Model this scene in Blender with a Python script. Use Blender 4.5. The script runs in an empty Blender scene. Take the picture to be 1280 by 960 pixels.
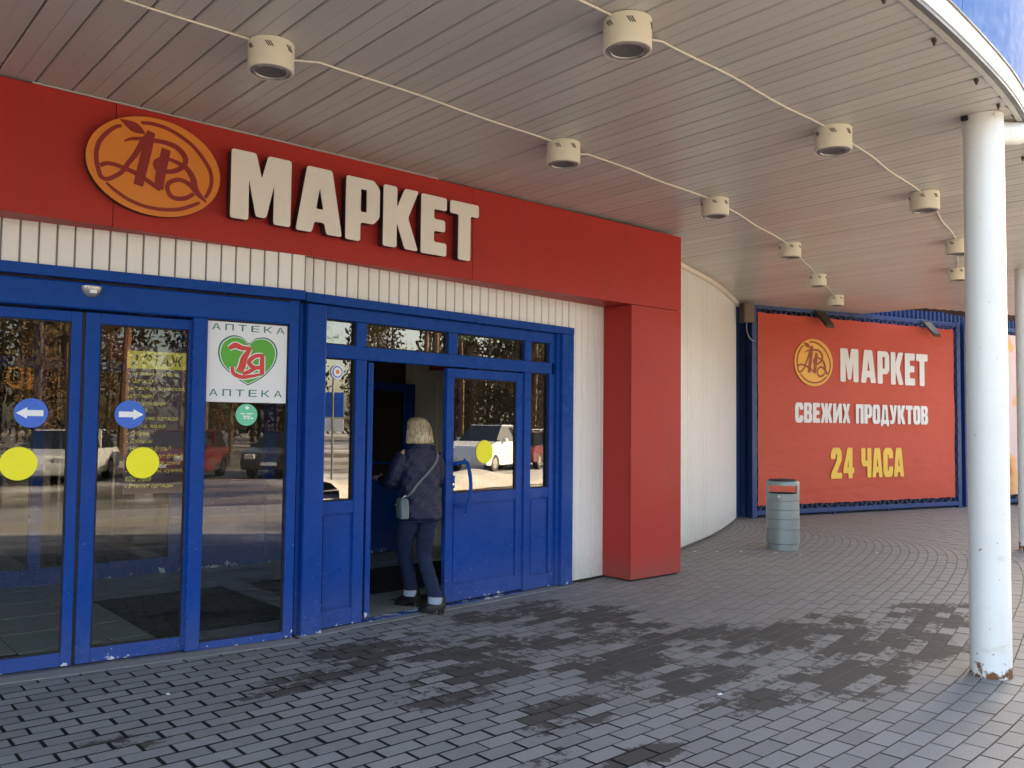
import bpy, bmesh, math, random
from mathutils import Vector, Matrix
random.seed(7)
R = math.radians
SC = bpy.context.scene
COL = SC.collection

# ------------------------------------------------------------------ camera
cam_d = bpy.data.cameras.new('camera'); cam = bpy.data.objects.new('camera', cam_d); COL.objects.link(cam)
cam_d.sensor_fit = 'HORIZONTAL'; cam_d.sensor_width = 36.0
cam_d.lens = 36.0 * 1085.0 / 1280.0
cam_d.clip_end = 600; cam_d.clip_start = 0.05
_cx = Vector((0.756, -0.655, 0.0107)); _cz = Vector((-0.654, -0.755, -0.0465)); _cx.normalize(); _cz.normalize()
_cy = _cz.cross(_cx).normalized(); _cx = _cy.cross(_cz).normalized()
EYE = Vector((0, 0, 1.6))
cam.matrix_world = Matrix(((_cx.x, _cy.x, _cz.x, 0), (_cx.y, _cy.y, _cz.y, 0), (_cx.z, _cy.z, _cz.z, 1.6), (0, 0, 0, 1)))
SC.camera = cam

# ------------------------------------------------------------------ sky, sun, exposure
SUN_AZ, SUN_EL = R(32), R(26)                       # azimuth measured from +X towards +Y
w = bpy.data.worlds.new('World'); SC.world = w; w.use_nodes = True
nt = w.node_tree; nt.nodes.clear()
sky = nt.nodes.new('ShaderNodeTexSky'); sky.sky_type = 'NISHITA'; sky.sun_disc = False
sky.sun_elevation = SUN_EL; sky.sun_rotation = R(90) - SUN_AZ
sky.air_density = 0.8; sky.dust_density = 3.0; sky.ozone_density = 0.4
bg = nt.nodes.new('ShaderNodeBackground'); bg.inputs['Strength'].default_value = 0.15
wo = nt.nodes.new('ShaderNodeOutputWorld')
nt.links.new(sky.outputs['Color'], bg.inputs['Color']); nt.links.new(bg.outputs['Background'], wo.inputs['Surface'])
sd = bpy.data.lights.new('sun', 'SUN'); sd.energy = 5.0; sd.angle = R(0.5); sd.color = (1.0, 0.9, 0.76)
sun = bpy.data.objects.new('sun', sd); COL.objects.link(sun)
_ds = Vector((math.cos(SUN_EL) * math.cos(SUN_AZ), math.cos(SUN_EL) * math.sin(SUN_AZ), math.sin(SUN_EL)))
sun.rotation_euler = _ds.to_track_quat('Z', 'Y').to_euler(); sun.location = _ds * 60
SC.view_settings.view_transform = 'Standard'; SC.view_settings.look = 'None'
SC.view_settings.use_white_balance = True; SC.view_settings.white_balance_temperature = 8100
SC.view_settings.exposure = 2.86; SC.view_settings.gamma = 1.0; SC.view_settings.use_curve_mapping = False
SC.render.engine = 'CYCLES'
cy = SC.cycles
cy.use_denoising = True
cy.max_bounces = 8; cy.diffuse_bounces = 4; cy.glossy_bounces = 5; cy.transmission_bounces = 4; cy.transparent_max_bounces = 16
cy.caustics_reflective = False; cy.caustics_refractive = False
cy.sample_clamp_indirect = 6.0

# ------------------------------------------------------------------ materials
MATS = {}
class NT:
    def __init__(s, name):
        s.m = bpy.data.materials.new(name); s.m.use_nodes = True; s.t = s.m.node_tree; s.t.nodes.clear()
        s.out = s.n('ShaderNodeOutputMaterial')
        MATS[name] = s.m
    def n(s, typ, **kw):
        x = s.t.nodes.new(typ)
        for k, v in kw.items():
            if k in x.inputs: x.inputs[k].default_value = v
            else: setattr(x, k, v)
        return x
    def l(s, a, b): s.t.links.new(a, b)
    def math(s, op, a, b=None, clamp=False):
        x = s.n('ShaderNodeMath'); x.operation = op; x.use_clamp = clamp
        for i, v in enumerate((a, b)):
            if v is None: continue
            if isinstance(v, (int, float)): x.inputs[i].default_value = v
            else: s.l(v, x.inputs[i])
        return x.outputs[0]
    def mix(s, f, a, b):
        x = s.n('ShaderNodeMix'); x.data_type = 'RGBA'
        for v, k in ((f, 'Factor'), (a, 6), (b, 7)):
            i = x.inputs[0] if k == 'Factor' else x.inputs[k]
            if isinstance(v, (int, float)): i.default_value = v
            elif isinstance(v, tuple): i.default_value = (*v[:3], 1)
            else: s.l(v, i)
        return x.outputs[2]
    def noise(s, scale, detail=4, rough=0.55, coord=None, vec=None):
        x = s.n('ShaderNodeTexNoise'); x.inputs['Scale'].default_value = scale; x.inputs['Detail'].default_value = detail; x.inputs['Roughness'].default_value = rough
        if vec is None:
            vec = s.coord(coord or 'Object')
        s.l(vec, x.inputs['Vector'])
        return x.outputs['Fac']
    def coord(s, k='Object'):
        if k == 'World':
            return s.n('ShaderNodeNewGeometry').outputs['Position']
        return s.n('ShaderNodeTexCoord').outputs[k]
    def step(s, v, lo, hi, a=0.0, b=1.0):
        x = s.n('ShaderNodeMapRange'); x.interpolation_type = 'SMOOTHSTEP'
        s.l(v, x.inputs[0]); x.inputs[1].default_value = lo; x.inputs[2].default_value = hi; x.inputs[3].default_value = a; x.inputs[4].default_value = b
        return x.outputs[0]
    def scaled(s, vec, sc):
        x = s.n('ShaderNodeMapping'); x.inputs['Scale'].default_value = sc; s.l(vec, x.inputs['Vector']); return x.outputs[0]
    def bsdf(s, col, rough=0.5, metal=0.0, spec=0.5, bump=None, bstr=0.2, bdist=0.01, coat=0.0):
        b = s.n('ShaderNodeBsdfPrincipled')
        for v, k in ((col, 'Base Color'), (rough, 'Roughness'), (metal, 'Metallic'), (spec, 'Specular IOR Level'), (coat, 'Coat Weight')):
            i = b.inputs[k]
            if isinstance(v, (int, float)): i.default_value = v
            elif isinstance(v, tuple): i.default_value = (*v[:3], 1)
            else: s.l(v, i)
        if bump is not None:
            x = s.n('ShaderNodeBump'); x.inputs['Strength'].default_value = bstr; x.inputs['Distance'].default_value = bdist
            s.l(bump, x.inputs['Height']); s.l(x.outputs[0], b.inputs['Normal'])
        s.l(b.outputs[0], s.out.inputs['Surface'])
        return b

def simple(name, col, rough=0.5, metal=0.0, var=0.12, scale=3.0, bstr=0.0, bscale=80, spec=0.5, coord='World', coat=0.0, bdist=0.003):
    t = NT(name)
    f = t.noise(scale, 5, 0.6, coord)
    c = t.mix(f, tuple(x * (1 - var) for x in col), tuple(min(1, x * (1 + var)) for x in col))
    r = t.step(t.noise(scale * 2.3, 4, 0.6, coord), 0.3, 0.7, max(0.02, rough - 0.07), min(1, rough + 0.07))
    b = t.noise(bscale, 3, 0.6, coord) if bstr else None
    t.bsdf(c, r, metal, spec, b, bstr, bdist, coat)
    return t.m

def chipped(name, col, rough, zlim=0.14, coat=0.0):
    """painted metal whose paint is chipped to pale primer low down, with scuffs and dust"""
    t = NT(name)
    pos = t.coord('World')
    sep = t.n('ShaderNodeSeparateXYZ'); t.l(pos, sep.inputs[0])
    z = sep.outputs['Z']
    f = t.noise(2.2, 5, 0.6, 'World')
    c = t.mix(f, tuple(x * 0.86 for x in col), tuple(x * 1.14 for x in col))
    fine = t.noise(26, 5, 0.7, 'World')
    low = t.step(z, 0.0, zlim, 1.0, 0.0)
    ch = t.step(t.math('ADD', t.noise(7.5, 6, 0.7, 'World'), t.math('MULTIPLY', low, 0.16)), 0.715, 0.735)
    ch = t.math('MULTIPLY', ch, t.step(z, zlim * 1.3, zlim * 2.0, 1.0, 0.0))
    sp = t.step(t.noise(60, 2, 0.5, 'World'), 0.745, 0.76)
    sp = t.math('MULTIPLY', sp, t.step(z, 0.2, 1.2, 1.0, 0.0))
    ch = t.math('MAXIMUM', ch, sp)
    dust = t.math('MULTIPLY', t.step(z, 0.0, 0.5, 0.30, 0.0), fine)
    c = t.mix(dust, c, (0.22, 0.21, 0.2))
    sr = t.noise(1.0, 5, 0.7, vec=t.scaled(pos, (5, 5, 46)))
    c = t.mix(t.math('MULTIPLY', t.step(sr, 0.60, 0.72, 0, 0.30), t.step(z, 0.2, 1.5, 1.0, 0.15)), c, (0.05, 0.16, 0.36))
    c = t.mix(ch, c, (0.55, 0.58, 0.62))
    r = t.step(t.noise(5, 4, 0.6, 'World'), 0.3, 0.7, rough - 0.06, rough + 0.08)
    t.bsdf(c, r, 0, 0.10, t.noise(40, 3, 0.5, 'World'), 0.05, 0.002, coat)
    return t.m

t = NT('fascia_red')
c = t.mix(t.noise(0.8, 5, 0.6, 'World'), (0.385, 0.030, 0.026), (0.445, 0.034, 0.027))
sk = t.noise(1.0, 6, 0.65, vec=t.scaled(t.coord('World'), (9, 9, 0.5)))
c = t.mix(t.step(sk, 0.48, 0.80, 0, 0.30), c, (0.20, 0.040, 0.036))
zz = t.n('ShaderNodeSeparateXYZ'); t.l(t.coord('World'), zz.inputs[0])
dd = t.math('MULTIPLY', t.step(zz.outputs[2], 0.0, 0.35, 0.6, 0.0), t.noise(12, 5, 0.7, 'World'))
c = t.mix(dd, c, (0.16, 0.12, 0.10))
t.bsdf(c, t.step(t.noise(2.0, 4, 0.6, 'World'), 0.3, 0.7, 0.38, 0.52), 0, 0.24, t.noise(1.1, 3, 0.5, 'World'), 0.06, 0.02)
simple('dark_gap', (0.012, 0.011, 0.011), 0.8)
simple('cream_paint', (0.70, 0.655, 0.55), 0.35, var=0.05)
simple('lamp_cream', (0.74, 0.70, 0.58), 0.35, var=0.04, scale=8)
simple('lamp_grey', (0.35, 0.35, 0.34), 0.3, metal=0.3)
simple('lamp_lens', (0.12, 0.112, 0.105), 0.6)
simple('letter_cream', (0.78, 0.75, 0.69), 0.4, var=0.04)
simple('letter_side', (0.030, 0.022, 0.020), 0.5)
simple('logo_orange', (0.70, 0.22, 0.035), 0.4, var=0.05)
simple('logo_red', (0.25, 0.018, 0.016), 0.4, var=0.05)
simple('print_orange', (0.90, 0.46, 0.08), 0.5, var=0.03)
simple('print_red_dark', (0.33, 0.055, 0.022), 0.5, var=0.03)
simple('print_white', (0.80, 0.78, 0.76), 0.5, var=0.03)
simple('print_yellow', (0.90, 0.56, 0.09), 0.5, var=0.03)
simple('white_paper', (0.72, 0.73, 0.76), 0.35, var=0.03)
simple('teal_print', (0.015, 0.17, 0.12), 0.4)
simple('green_print', (0.06, 0.36, 0.025), 0.4)
simple('red_print', (0.62, 0.04, 0.03), 0.4)
simple('mint_print', (0.10, 0.55, 0.34), 0.4)
simple('sticker_yellow', (0.92, 0.84, 0.02), 0.35, var=0.03)
simple('sticker_blue', (0.008, 0.13, 0.62), 0.3, var=0.03)
simple('sticker_white', (0.82, 0.84, 0.86), 0.35, var=0.03)
simple('poster_purple', (0.055, 0.026, 0.040), 0.45)
simple('poster_yellow', (0.82, 0.68, 0.10), 0.45)
simple('black_rubber', (0.010, 0.010, 0.010), 0.7)
simple('mat_black', (0.018, 0.017, 0.017), 0.95, bstr=0.5, bscale=200)
simple('chrome', (0.6, 0.6, 0.6), 0.2, metal=1.0)
simple('sensor_silver', (0.42, 0.42, 0.42), 0.3, metal=0.5)
simple('bin_grey', (0.22, 0.255, 0.265), 0.42, var=0.10, scale=5, metal=0.35)
simple('bin_dark', (0.02, 0.022, 0.022), 0.7)
simple('box_brown', (0.16, 0.115, 0.085), 0.6)
simple('arm_brown', (0.060, 0.046, 0.032), 0.6)
simple('rope_white', (0.42, 0.43, 0.45), 0.7)
simple('trim_cream', (0.52, 0.50, 0.45), 0.4)
simple('edge_grey', (0.16, 0.16, 0.155), 0.45, metal=0.3)
simple('floor_slab', (0.12, 0.12, 0.11), 0.6)
simple('inner_wood', (0.12, 0.06, 0.025), 0.6)
simple('inner_cream', (0.62, 0.60, 0.54), 0.6)
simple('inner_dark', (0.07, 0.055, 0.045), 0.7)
simple('inner_ceiling', (0.45, 0.45, 0.43), 0.8)
simple('inner_red', (0.35, 0.03, 0.02), 0.5)
simple('tile_grey', (0.30, 0.30, 0.27), 0.35, var=0.08)
simple('snow', (0.42, 0.39, 0.35), 0.8, var=0.35, scale=2, bstr=0.6, bscale=6, bdist=0.05)
simple('kerb_concrete', (0.20, 0.205, 0.205), 0.85, var=0.18, scale=6, bstr=0.3, bscale=90)
simple('kerb_stone', (0.33, 0.32, 0.30), 0.8, var=0.15, bstr=0.3, bscale=60)
simple('house_wall', (0.55, 0.50, 0.42), 0.8)
simple('house_roof', (0.10, 0.10, 0.10), 0.8)
simple('car_glass', (0.015, 0.018, 0.02), 0.05)
simple('tyre', (0.015, 0.015, 0.015), 0.8)
simple('rim', (0.45, 0.45, 0.45), 0.3, metal=0.9)
simple('head_lamp', (0.6, 0.6, 0.62), 0.1)
simple('tail_lamp', (0.4, 0.01, 0.01), 0.15)
for k, c in dict(car_white=(0.75, 0.75, 0.74), car_red=(0.14, 0.012, 0.014), car_dark=(0.05, 0.05, 0.055), car_silver=(0.45, 0.46, 0.47)).items():
    simple(k, c, 0.22, var=0.04, coat=0.6)
simple('skin', (0.55, 0.33, 0.24), 0.5)
simple('boot_black', (0.010, 0.009, 0.009), 0.35)
simple('bag_grey', (0.085, 0.115, 0.125), 0.45)
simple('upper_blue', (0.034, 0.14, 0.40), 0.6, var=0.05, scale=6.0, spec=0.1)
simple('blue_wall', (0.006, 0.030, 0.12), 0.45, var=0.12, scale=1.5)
simple('frame_blue', (0.012, 0.045, 0.16), 0.4, var=0.12, scale=4)
chipped('door_blue', (0.0010, 0.052, 0.275), 0.27, coat=0.0)

# corrugated cream siding with faint dirt near the ground
t = NT('siding'); z = t.n('ShaderNodeSeparateXYZ'); t.l(t.coord('World'), z.inputs[0])
f = t.noise(1.3, 5, 0.6, 'World'); c = t.mix(f, (0.76, 0.755, 0.725), (0.84, 0.835, 0.805))
streak = t.noise(1.0, 5, 0.7, vec=t.scaled(t.coord('World'), (22, 22, 1.2)))
c = t.mix(t.step(streak, 0.55, 0.85, 0, 0.25), c, (0.42, 0.40, 0.34))
d = t.math('MULTIPLY', t.step(z.outputs[2], 0.0, 0.45, 0.55, 0.0), t.noise(14, 5, 0.7, 'World'))
c = t.mix(d, c, (0.25, 0.22, 0.18))
t.bsdf(c, 0.38, 0, 0.5, t.noise(5, 3, 0.5, 'World'), 0.04, 0.01)

# glossy ceiling planks
t = NT('ceiling_plank'); oi = t.n('ShaderNodeObjectInfo')
f = t.noise(0.9, 5, 0.6, 'World')
v = t.math('ADD', t.math('MULTIPLY', oi.outputs['Random'], 0.22), t.math('MULTIPLY', f, 0.16))
c = t.mix(v, (0.47, 0.45, 0.405), (0.76, 0.735, 0.68))
st = t.step(t.noise(1.0, 5, 0.7, vec=t.scaled(t.coord('World'), (4, 0.8, 1))), 0.50, 0.80, 0, 0.08)
c = t.mix(st, c, (0.30, 0.27, 0.22))
t.bsdf(c, t.step(f, 0.3, 0.7, 0.29, 0.35), 0, 0.5, t.noise(1.6, 2, 0.4, 'World'), 0.015, 0.02)

# column paint: white with rust creeping up from the foot
t = NT('column_paint'); z = t.n('ShaderNodeSeparateXYZ'); t.l(t.coord('World'), z.inputs[0]); Z = z.outputs[2]
c = t.mix(t.noise(3, 5, 0.6, 'World'), (0.66, 0.68, 0.67), (0.78, 0.79, 0.78))
nz = t.noise(9, 6, 0.68, 'World')
low = t.step(Z, 0.0, 0.22, 0.24, 0.0)
rust = t.step(t.math('ADD', nz, low), 0.66, 0.74)
sp = t.step(t.noise(24, 3, 0.6, 'World'), 0.70, 0.73)
sp = t.math('MULTIPLY', sp, t.step(Z, 0.4, 2.6, 1.0, 0.25))
band = t.math('MULTIPLY', t.step(t.noise(1, 3, 0.6, vec=t.scaled(t.coord('World'), (3, 3, 9))), 0.58, 0.7), t.step(Z, 0.6, 1.4, 0.35, 0.0))
rc = t.mix(t.noise(30, 4, 0.7, 'World'), (0.045, 0.016, 0.008), (0.30, 0.13, 0.05))
c = t.mix(band, c, (0.48, 0.40, 0.28))
c = t.mix(t.math('MAXIMUM', rust, sp), c, rc)
t.bsdf(c, t.step(rust, 0, 1, 0.35, 0.85), 0, 0.5, t.math('SUBTRACT', 0.0, t.math('MAXIMUM', rust, sp)), 0.25, 0.002)

# banner cloth
t = NT('banner_red')
c = t.mix(t.noise(0.6, 4, 0.6, 'World'), (0.55, 0.078, 0.050), (0.62, 0.098, 0.062))
t.bsdf(c, 0.42, 0, 0.22, t.noise(1.4, 4, 0.5, vec=t.scaled(t.coord('World'), (1, 1, 2.6))), 0.6, 0.04)
t = NT('banner_fruit')
f = t.noise(1.1, 3, 0.4, 'World')
c = t.mix(t.step(f, 0.34, 0.42), (0.55, 0.10, 0.05), (0.78, 0.40, 0.16)); c = t.mix(t.step(f, 0.43, 0.50), c, (0.72, 0.52, 0.50))
t.bsdf(c, 0.45)

# glass: thin pane, mirror share grows towards grazing angles
def glass(name, base, tint):
    t = NT(name)
    lw = t.n('ShaderNodeLayerWeight'); lw.inputs['Blend'].default_value = 0.5
    fac = t.math('ADD', base, t.math('MULTIPLY', t.math('POWER', lw.outputs['Facing'], 4.6), 1 - base), True)
    tr = t.n('ShaderNodeBsdfTransparent'); tr.inputs['Color'].default_value = (*tint, 1)
    gl = t.n('ShaderNodeBsdfGlossy'); gl.inputs['Roughness'].default_value = 0.0; gl.inputs['Color'].default_value = (0.97, 0.97, 0.97, 1)
    bp = t.n('ShaderNodeBump'); bp.inputs['Strength'].default_value = 0.02; bp.inputs['Distance'].default_value = 0.01
    t.l(t.noise(1.5, 2, 0.4, 'World'), bp.inputs['Height']); t.l(bp.outputs[0], gl.inputs['Normal'])
    ms = t.n('ShaderNodeMixShader'); t.l(fac, ms.inputs[0]); t.l(tr.outputs[0], ms.inputs[1]); t.l(gl.outputs[0], ms.inputs[2])
    t.l(ms.outputs[0], t.out.inputs['Surface'])
glass('glass', 0.04, (0.86, 0.88, 0.87))
glass('glass_mirror', 0.15, (0.45, 0.48, 0.48))
glass('inner_glass', 0.05, (0.5, 0.45, 0.38))

STAIN = [(4.97, 5.6, .55, .35), (5.2, 5.1, .6, .35), (5.05, 4.65, .6, .3), (5.3, 4.15, .6, .35), (5.85, 3.8, .75, .35), (6.5, 3.55, .8, .4), (6.4, 3.0, .8, .35), (3.6, 4.45, .45, .25), (3.15, 4.2, .4, .2), (3.45, 3.5, .4, .2), (4.55, 3.45, .6, .22), (4.6, 2.98, .5, .18), (3.35, 5.4, .5, .22), (2.85, 5.0, .45, .16), (2.5, 4.9, .4, .12), (4.15, 4.75, .55, .3), (4.4, 4.05, .6, .3), (3.7, 5.1, .5, .25), (7.6, 3.3, .7, .4), (5.3, 2.85, .6, .3), (1.35, 4.55, .25, .12), (2.9, 3.05, .2, .1), (3.3, 2.8, .25, .1)]
# pavers: grey concrete, each with its own tone; dirt-darkened stones break up raggedly
t = NT('paver')
ag = t.n('ShaderNodeAttribute'); ag.attribute_type = 'GEOMETRY'; ag.attribute_name = 'wear'
ao = t.n('ShaderNodeAttribute'); ao.attribute_type = 'OBJECT'; ao.attribute_name = 'wear'
tg = t.n('ShaderNodeAttribute'); tg.attribute_type = 'GEOMETRY'; tg.attribute_name = 'tone'
to = t.n('ShaderNodeAttribute'); to.attribute_type = 'OBJECT'; to.attribute_name = 'tone'
wear = t.math('ADD', ag.outputs['Fac'], ao.outputs['Fac']); tone = t.math('ADD', tg.outputs['Fac'], to.outputs['Fac'])
c = t.mix(tone, (0.172, 0.178, 0.183), (0.240, 0.247, 0.252))
c = t.mix(t.step(t.noise(90, 4, 0.7, 'World'), 0.35, 0.7, 0, 0.35), c, (0.115, 0.118, 0.12))
c = t.mix(t.step(t.noise(0.35, 4, 0.6, 'World'), 0.42, 0.68, 0, 0.35), c, (0.19, 0.175, 0.158))
rag = t.noise(15, 7, 0.72, 'World')
c = t.mix(t.step(t.noise(3.1, 6, 0.7, 'World'), 0.56, 0.74, 0, 0.30), c, (0.085, 0.082, 0.078))
P_ = t.n('ShaderNodeSeparateXYZ'); t.l(t.coord('World'), P_.inputs[0]); S_ = None
dst = t.math('MULTIPLY', t.step(t.math('ADD', P_.outputs[0], t.math('MULTIPLY', t.noise(0.7, 5, 0.6, 'World'), 3.0)), 6.0, 10.5, 0.0, 0.75), t.step(t.noise(7, 5, 0.7, 'World'), 0.25, 0.6, 0.55, 1.0))
c = t.mix(dst, c, (0.265, 0.240, 0.212))
wob = t.math('MULTIPLY', t.math('SUBTRACT', t.noise(1.7, 4, 0.6, 'World'), 0.5), 0.9)
for (a_, b_, c_, d_) in STAIN:
    gx = t.math('MULTIPLY', t.math('SUBTRACT', P_.outputs[0], a_), 1 / (1.5 * c_)); gy = t.math('MULTIPLY', t.math('SUBTRACT', P_.outputs[1], b_), 1 / (1.5 * d_))
    q_ = t.math('SUBTRACT', 1.0, t.math('ADD', t.math('MULTIPLY', gx, gx), t.math('MULTIPLY', gy, gy)), True)
    S_ = q_ if S_ is None else t.math('MAXIMUM', S_, q_)
S_ = t.math('ADD', t.math('POWER', S_, 0.7), wob, True)
S_ = t.math('MULTIPLY', S_, t.step(t.math('ADD', P_.outputs[0], P_.outputs[1]), 5.0, 6.5, 0.55, 1.0))
val = t.math('ADD', t.math('MULTIPLY', S_, 0.60), t.math('MULTIPLY', t.math('SUBTRACT', wear, 0.5), t.math('ADD', 0.10, t.math('MULTIPLY', S_, 0.38))))
dk = t.step(t.math('SUBTRACT', t.math('ADD', val, 0.08), rag), -0.05, 0.07)
brown = t.mix(t.noise(40, 4, 0.7, 'World'), (0.024, 0.022, 0.021), (0.064, 0.058, 0.054))
c = t.mix(t.math('MULTIPLY', dk, 0.93), c, brown)
t.bsdf(c, t.step(dk, 0, 1, 0.72, 0.86), 0, 0.35, t.math('ADD', t.noise(120, 4, 0.7, 'World'), t.math('MULTIPLY', dk, -0.8)), 0.35, 0.003)
t = NT('joint_sand')
sx = t.n('ShaderNodeSeparateXYZ'); t.l(t.coord('World'), sx.inputs[0])
k = t.step(t.math('ADD', sx.outputs[0], t.math('MULTIPLY', t.noise(0.9, 4, 0.6, 'World'), 3.0)), 4.6, 7.0)
c = t.mix(k, (0.016, 0.016, 0.016), (0.13, 0.11, 0.09))
t.bsdf(c, 0.95, 0, 0.2, t.noise(150, 3, 0.7, 'World'), 0.5, 0.004)
t = NT('asphalt')
f = t.noise(0.16, 6, 0.62, 'World')
c = t.mix(t.noise(9, 3, 0.6, 'World'), (0.06, 0.057, 0.053), (0.11, 0.102, 0.094))
c = t.mix(t.step(t.noise(1, 5, 0.6, vec=t.scaled(t.coord('World'), (0.12, 0.55, 1))), 0.40, 0.62, 0, 0.75), c, (0.19, 0.155, 0.12))
c = t.mix(t.step(f, 0.44, 0.66, 0, 0.75), c, (0.60, 0.60, 0.60))
t.bsdf(c, 0.9, 0, 0.2, t.noise(60, 3, 0.6, 'World'), 0.1, 0.006)

# trees
simple('pine_bark', (0.15, 0.080, 0.045), 0.9, var=0.4, scale=4, bstr=0.6, bscale=20)
simple('grey_bark', (0.12, 0.09, 0.065), 0.9, var=0.3, scale=4)
def leafmat(name, a, b):
    t = NT(name); g = t.n('ShaderNodeNewGeometry')
    c = t.mix(g.outputs['Random Per Island'], a, b)
    t.bsdf(c, 0.7, 0, 0.3)
leafmat('pine_needles', (0.028, 0.050, 0.020), (0.065, 0.10, 0.035)); leafmat('dry_leaves', (0.10, 0.055, 0.020), (0.22, 0.13, 0.05))

leafmat('far_leaves', (0.035, 0.032, 0.016), (0.13, 0.085, 0.042))
# clothing
t = NT('jacket_navy')
c = t.mix(t.noise(30, 4, 0.6, 'World'), (0.007, 0.009, 0.030), (0.015, 0.018, 0.055))
t.bsdf(c, 0.45, 0, 0.35, t.noise(26, 4, 0.65, vec=t.scaled(t.coord('Object'), (0.8, 0.8, 1.7))), 0.8, 0.02)
t = NT('denim')
c = t.mix(t.noise(9, 5, 0.6, 'World'), (0.004, 0.010, 0.032), (0.012, 0.024, 0.070))
t.bsdf(c, 0.85, 0, 0.3, t.noise(160, 2, 0.5, 'World'), 0.25, 0.002)
simple('denim_cuff', (0.30, 0.35, 0.43), 0.85)
t = NT('hair_blond')
s_ = t.noise(1, 4, 0.6, vec=t.scaled(t.coord('Object'), (95, 95, 4)))
c = t.mix(t.step(s_, 0.3, 0.7), (0.20, 0.13, 0.065), (0.62, 0.49, 0.31))
zz = t.n('ShaderNodeSeparateXYZ'); t.l(t.coord('Object'), zz.inputs[0])
c = t.mix(t.step(zz.outputs[2], 1.58, 1.66, 0.0, 0.55), c, (0.11, 0.075, 0.045))
t.bsdf(c, 0.45, 0, 0.4, s_, 0.3, 0.004)
leafmat('hair_strand', (0.17, 0.11, 0.055), (0.66, 0.53, 0.35))
t = NT('sign_glow')
em = t.n('ShaderNodeEmission'); em.inputs['Color'].default_value = (1.0, 0.42, 0.10, 1); em.inputs['Strength'].default_value = 0.10; t.l(em.outputs[0], t.out.inputs['Surface'])

# ------------------------------------------------------------------ mesh helpers
class MB:
    def __init__(s): s.v = []; s.f = []
    def add(s, vs, fs):
        o = len(s.v); s.v += [tuple(p) for p in vs]; s.f += [tuple(i + o for i in f) for f in fs]; return s
    def box(s, x0, x1, y0, y1, z0, z1, bev=0.0):
        if bev <= 0:
            vs = [(x, y, z) for z in (z0, z1) for y in (y0, y1) for x in (x0, x1)]
            return s.add(vs, [(0, 2, 3, 1), (4, 5, 7, 6), (0, 1, 5, 4), (2, 6, 7, 3), (1, 3, 7, 5), (0, 4, 6, 2)])
        b = bmesh.new(); bmesh.ops.create_cube(b, size=1)
        for v in b.verts: v.co = Vector(((x0 + x1) / 2 + v.co.x * (x1 - x0), (y0 + y1) / 2 + v.co.y * (y1 - y0), (z0 + z1) / 2 + v.co.z * (z1 - z0)))
        bmesh.ops.bevel(b, geom=list(b.edges), offset=bev, segments=2, affect='EDGES', profile=0.5)
        return s.bm(b)
    def bm(s, b):
        b.verts.index_update()
        s.add([v.co[:] for v in b.verts], [[v.index for v in f.verts] for f in b.faces]); b.free(); return s
    def tube(s, pts, r, n=8, caps=True):
        P = [Vector(p) for p in pts]; k = len(P)
        rr = r if isinstance(r, (list, tuple)) else [r] * k
        rings = []; ref = None
        for i in range(k):
            d = (P[min(i + 1, k - 1)] - P[max(i - 1, 0)]).normalized()
            if ref is None: ref = Vector((0, 0, 1)) if abs(d.z) < 0.9 else Vector((1, 0, 0))
            a = d.cross(ref).normalized(); b = d.cross(a).normalized(); ref = a.cross(d)
            rings.append([P[i] + (a * math.cos(q) + b * math.sin(q)) * rr[i] for q in [2 * math.pi * j / n for j in range(n)]])
        return s.loft(rings, caps)
    def loft(s, rings, caps=True, closed=True):
        n = len(rings[0]); vs = [p for r in rings for p in r]; fs = []
        for i in range(len(rings) - 1):
            for j in range(n if closed else n - 1):
                a, b = i * n + j, i * n + (j + 1) % n
                fs.append((a, b, b + n, a + n))
        if caps and closed:
            fs.append(tuple(reversed(range(n)))); fs.append(tuple(range((len(rings) - 1) * n, len(rings) * n)))
        return s.add(vs, fs)
    def lathe(s, prof, c=(0, 0, 0), n=32, caps=True):
        rings = [[(c[0] + r * math.cos(2 * math.pi * j / n), c[1] + r * math.sin(2 * math.pi * j / n), c[2] + z) for j in range(n)] for r, z in prof]
        return s.loft(rings, caps)
    def prism(s, poly, y0, y1):
        """closed (x,z) outline swept from y0 to y1"""
        n = len(poly)
        vs = [(x, y0, z) for x, z in poly] + [(x, y1, z) for x, z in poly]
        return s.add(vs, [tuple(range(n)), tuple(reversed(range(n, 2 * n)))] + [(i, i + n, (i + 1) % n + n, (i + 1) % n) for i in range(n)])
    def mesh(s, name, mat, smooth=False):
        m = bpy.data.meshes.new(name); m.from_pydata(s.v, [], s.f)
        b = bmesh.new(); b.from_mesh(m); bmesh.ops.recalc_face_normals(b, faces=b.faces); b.to_mesh(m); b.free()
        if mat: m.materials.append(MATS[mat])
        if smooth:
            m.polygons.foreach_set('use_smooth', [True] * len(m.polygons))
            try: m.set_sharp_from_angle(angle=R(32))
            except Exception: pass
        m.update(); return m
    def build(s, name, mat, parent=None, smooth=False, label=None, loc=(0, 0, 0), rot=None):
        return obj(name, s.mesh(name, mat, smooth), parent, label, loc, rot)

def obj(name, mesh, parent=None, label=None, loc=(0, 0, 0), rot=None):
    o = bpy.data.objects.new(name, mesh); COL.objects.link(o)
    if parent: o.parent = parent
    o.location = loc
    if rot: o.rotation_euler = rot
    if label: o['label'] = label
    return o
def thing(name, label, cat, loc=(0, 0, 0), rz=0.0, group=None):
    e = bpy.data.objects.new(name, None); COL.objects.link(e); e.location = loc; e.rotation_euler = (0, 0, rz); e.empty_display_size = 0.2
    return tag(e, label, cat, group)
def tag(o, label, cat, group=None):
    o['label'] = label; o['category'] = cat
    if group: o['group'] = group
    return o
def struct(o): o['kind'] = 'structure'; return o
def B(x0, x1, y0, y1, z0, z1, bev=0.0): return MB().box(x0, x1, y0, y1, z0, z1, bev)

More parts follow.
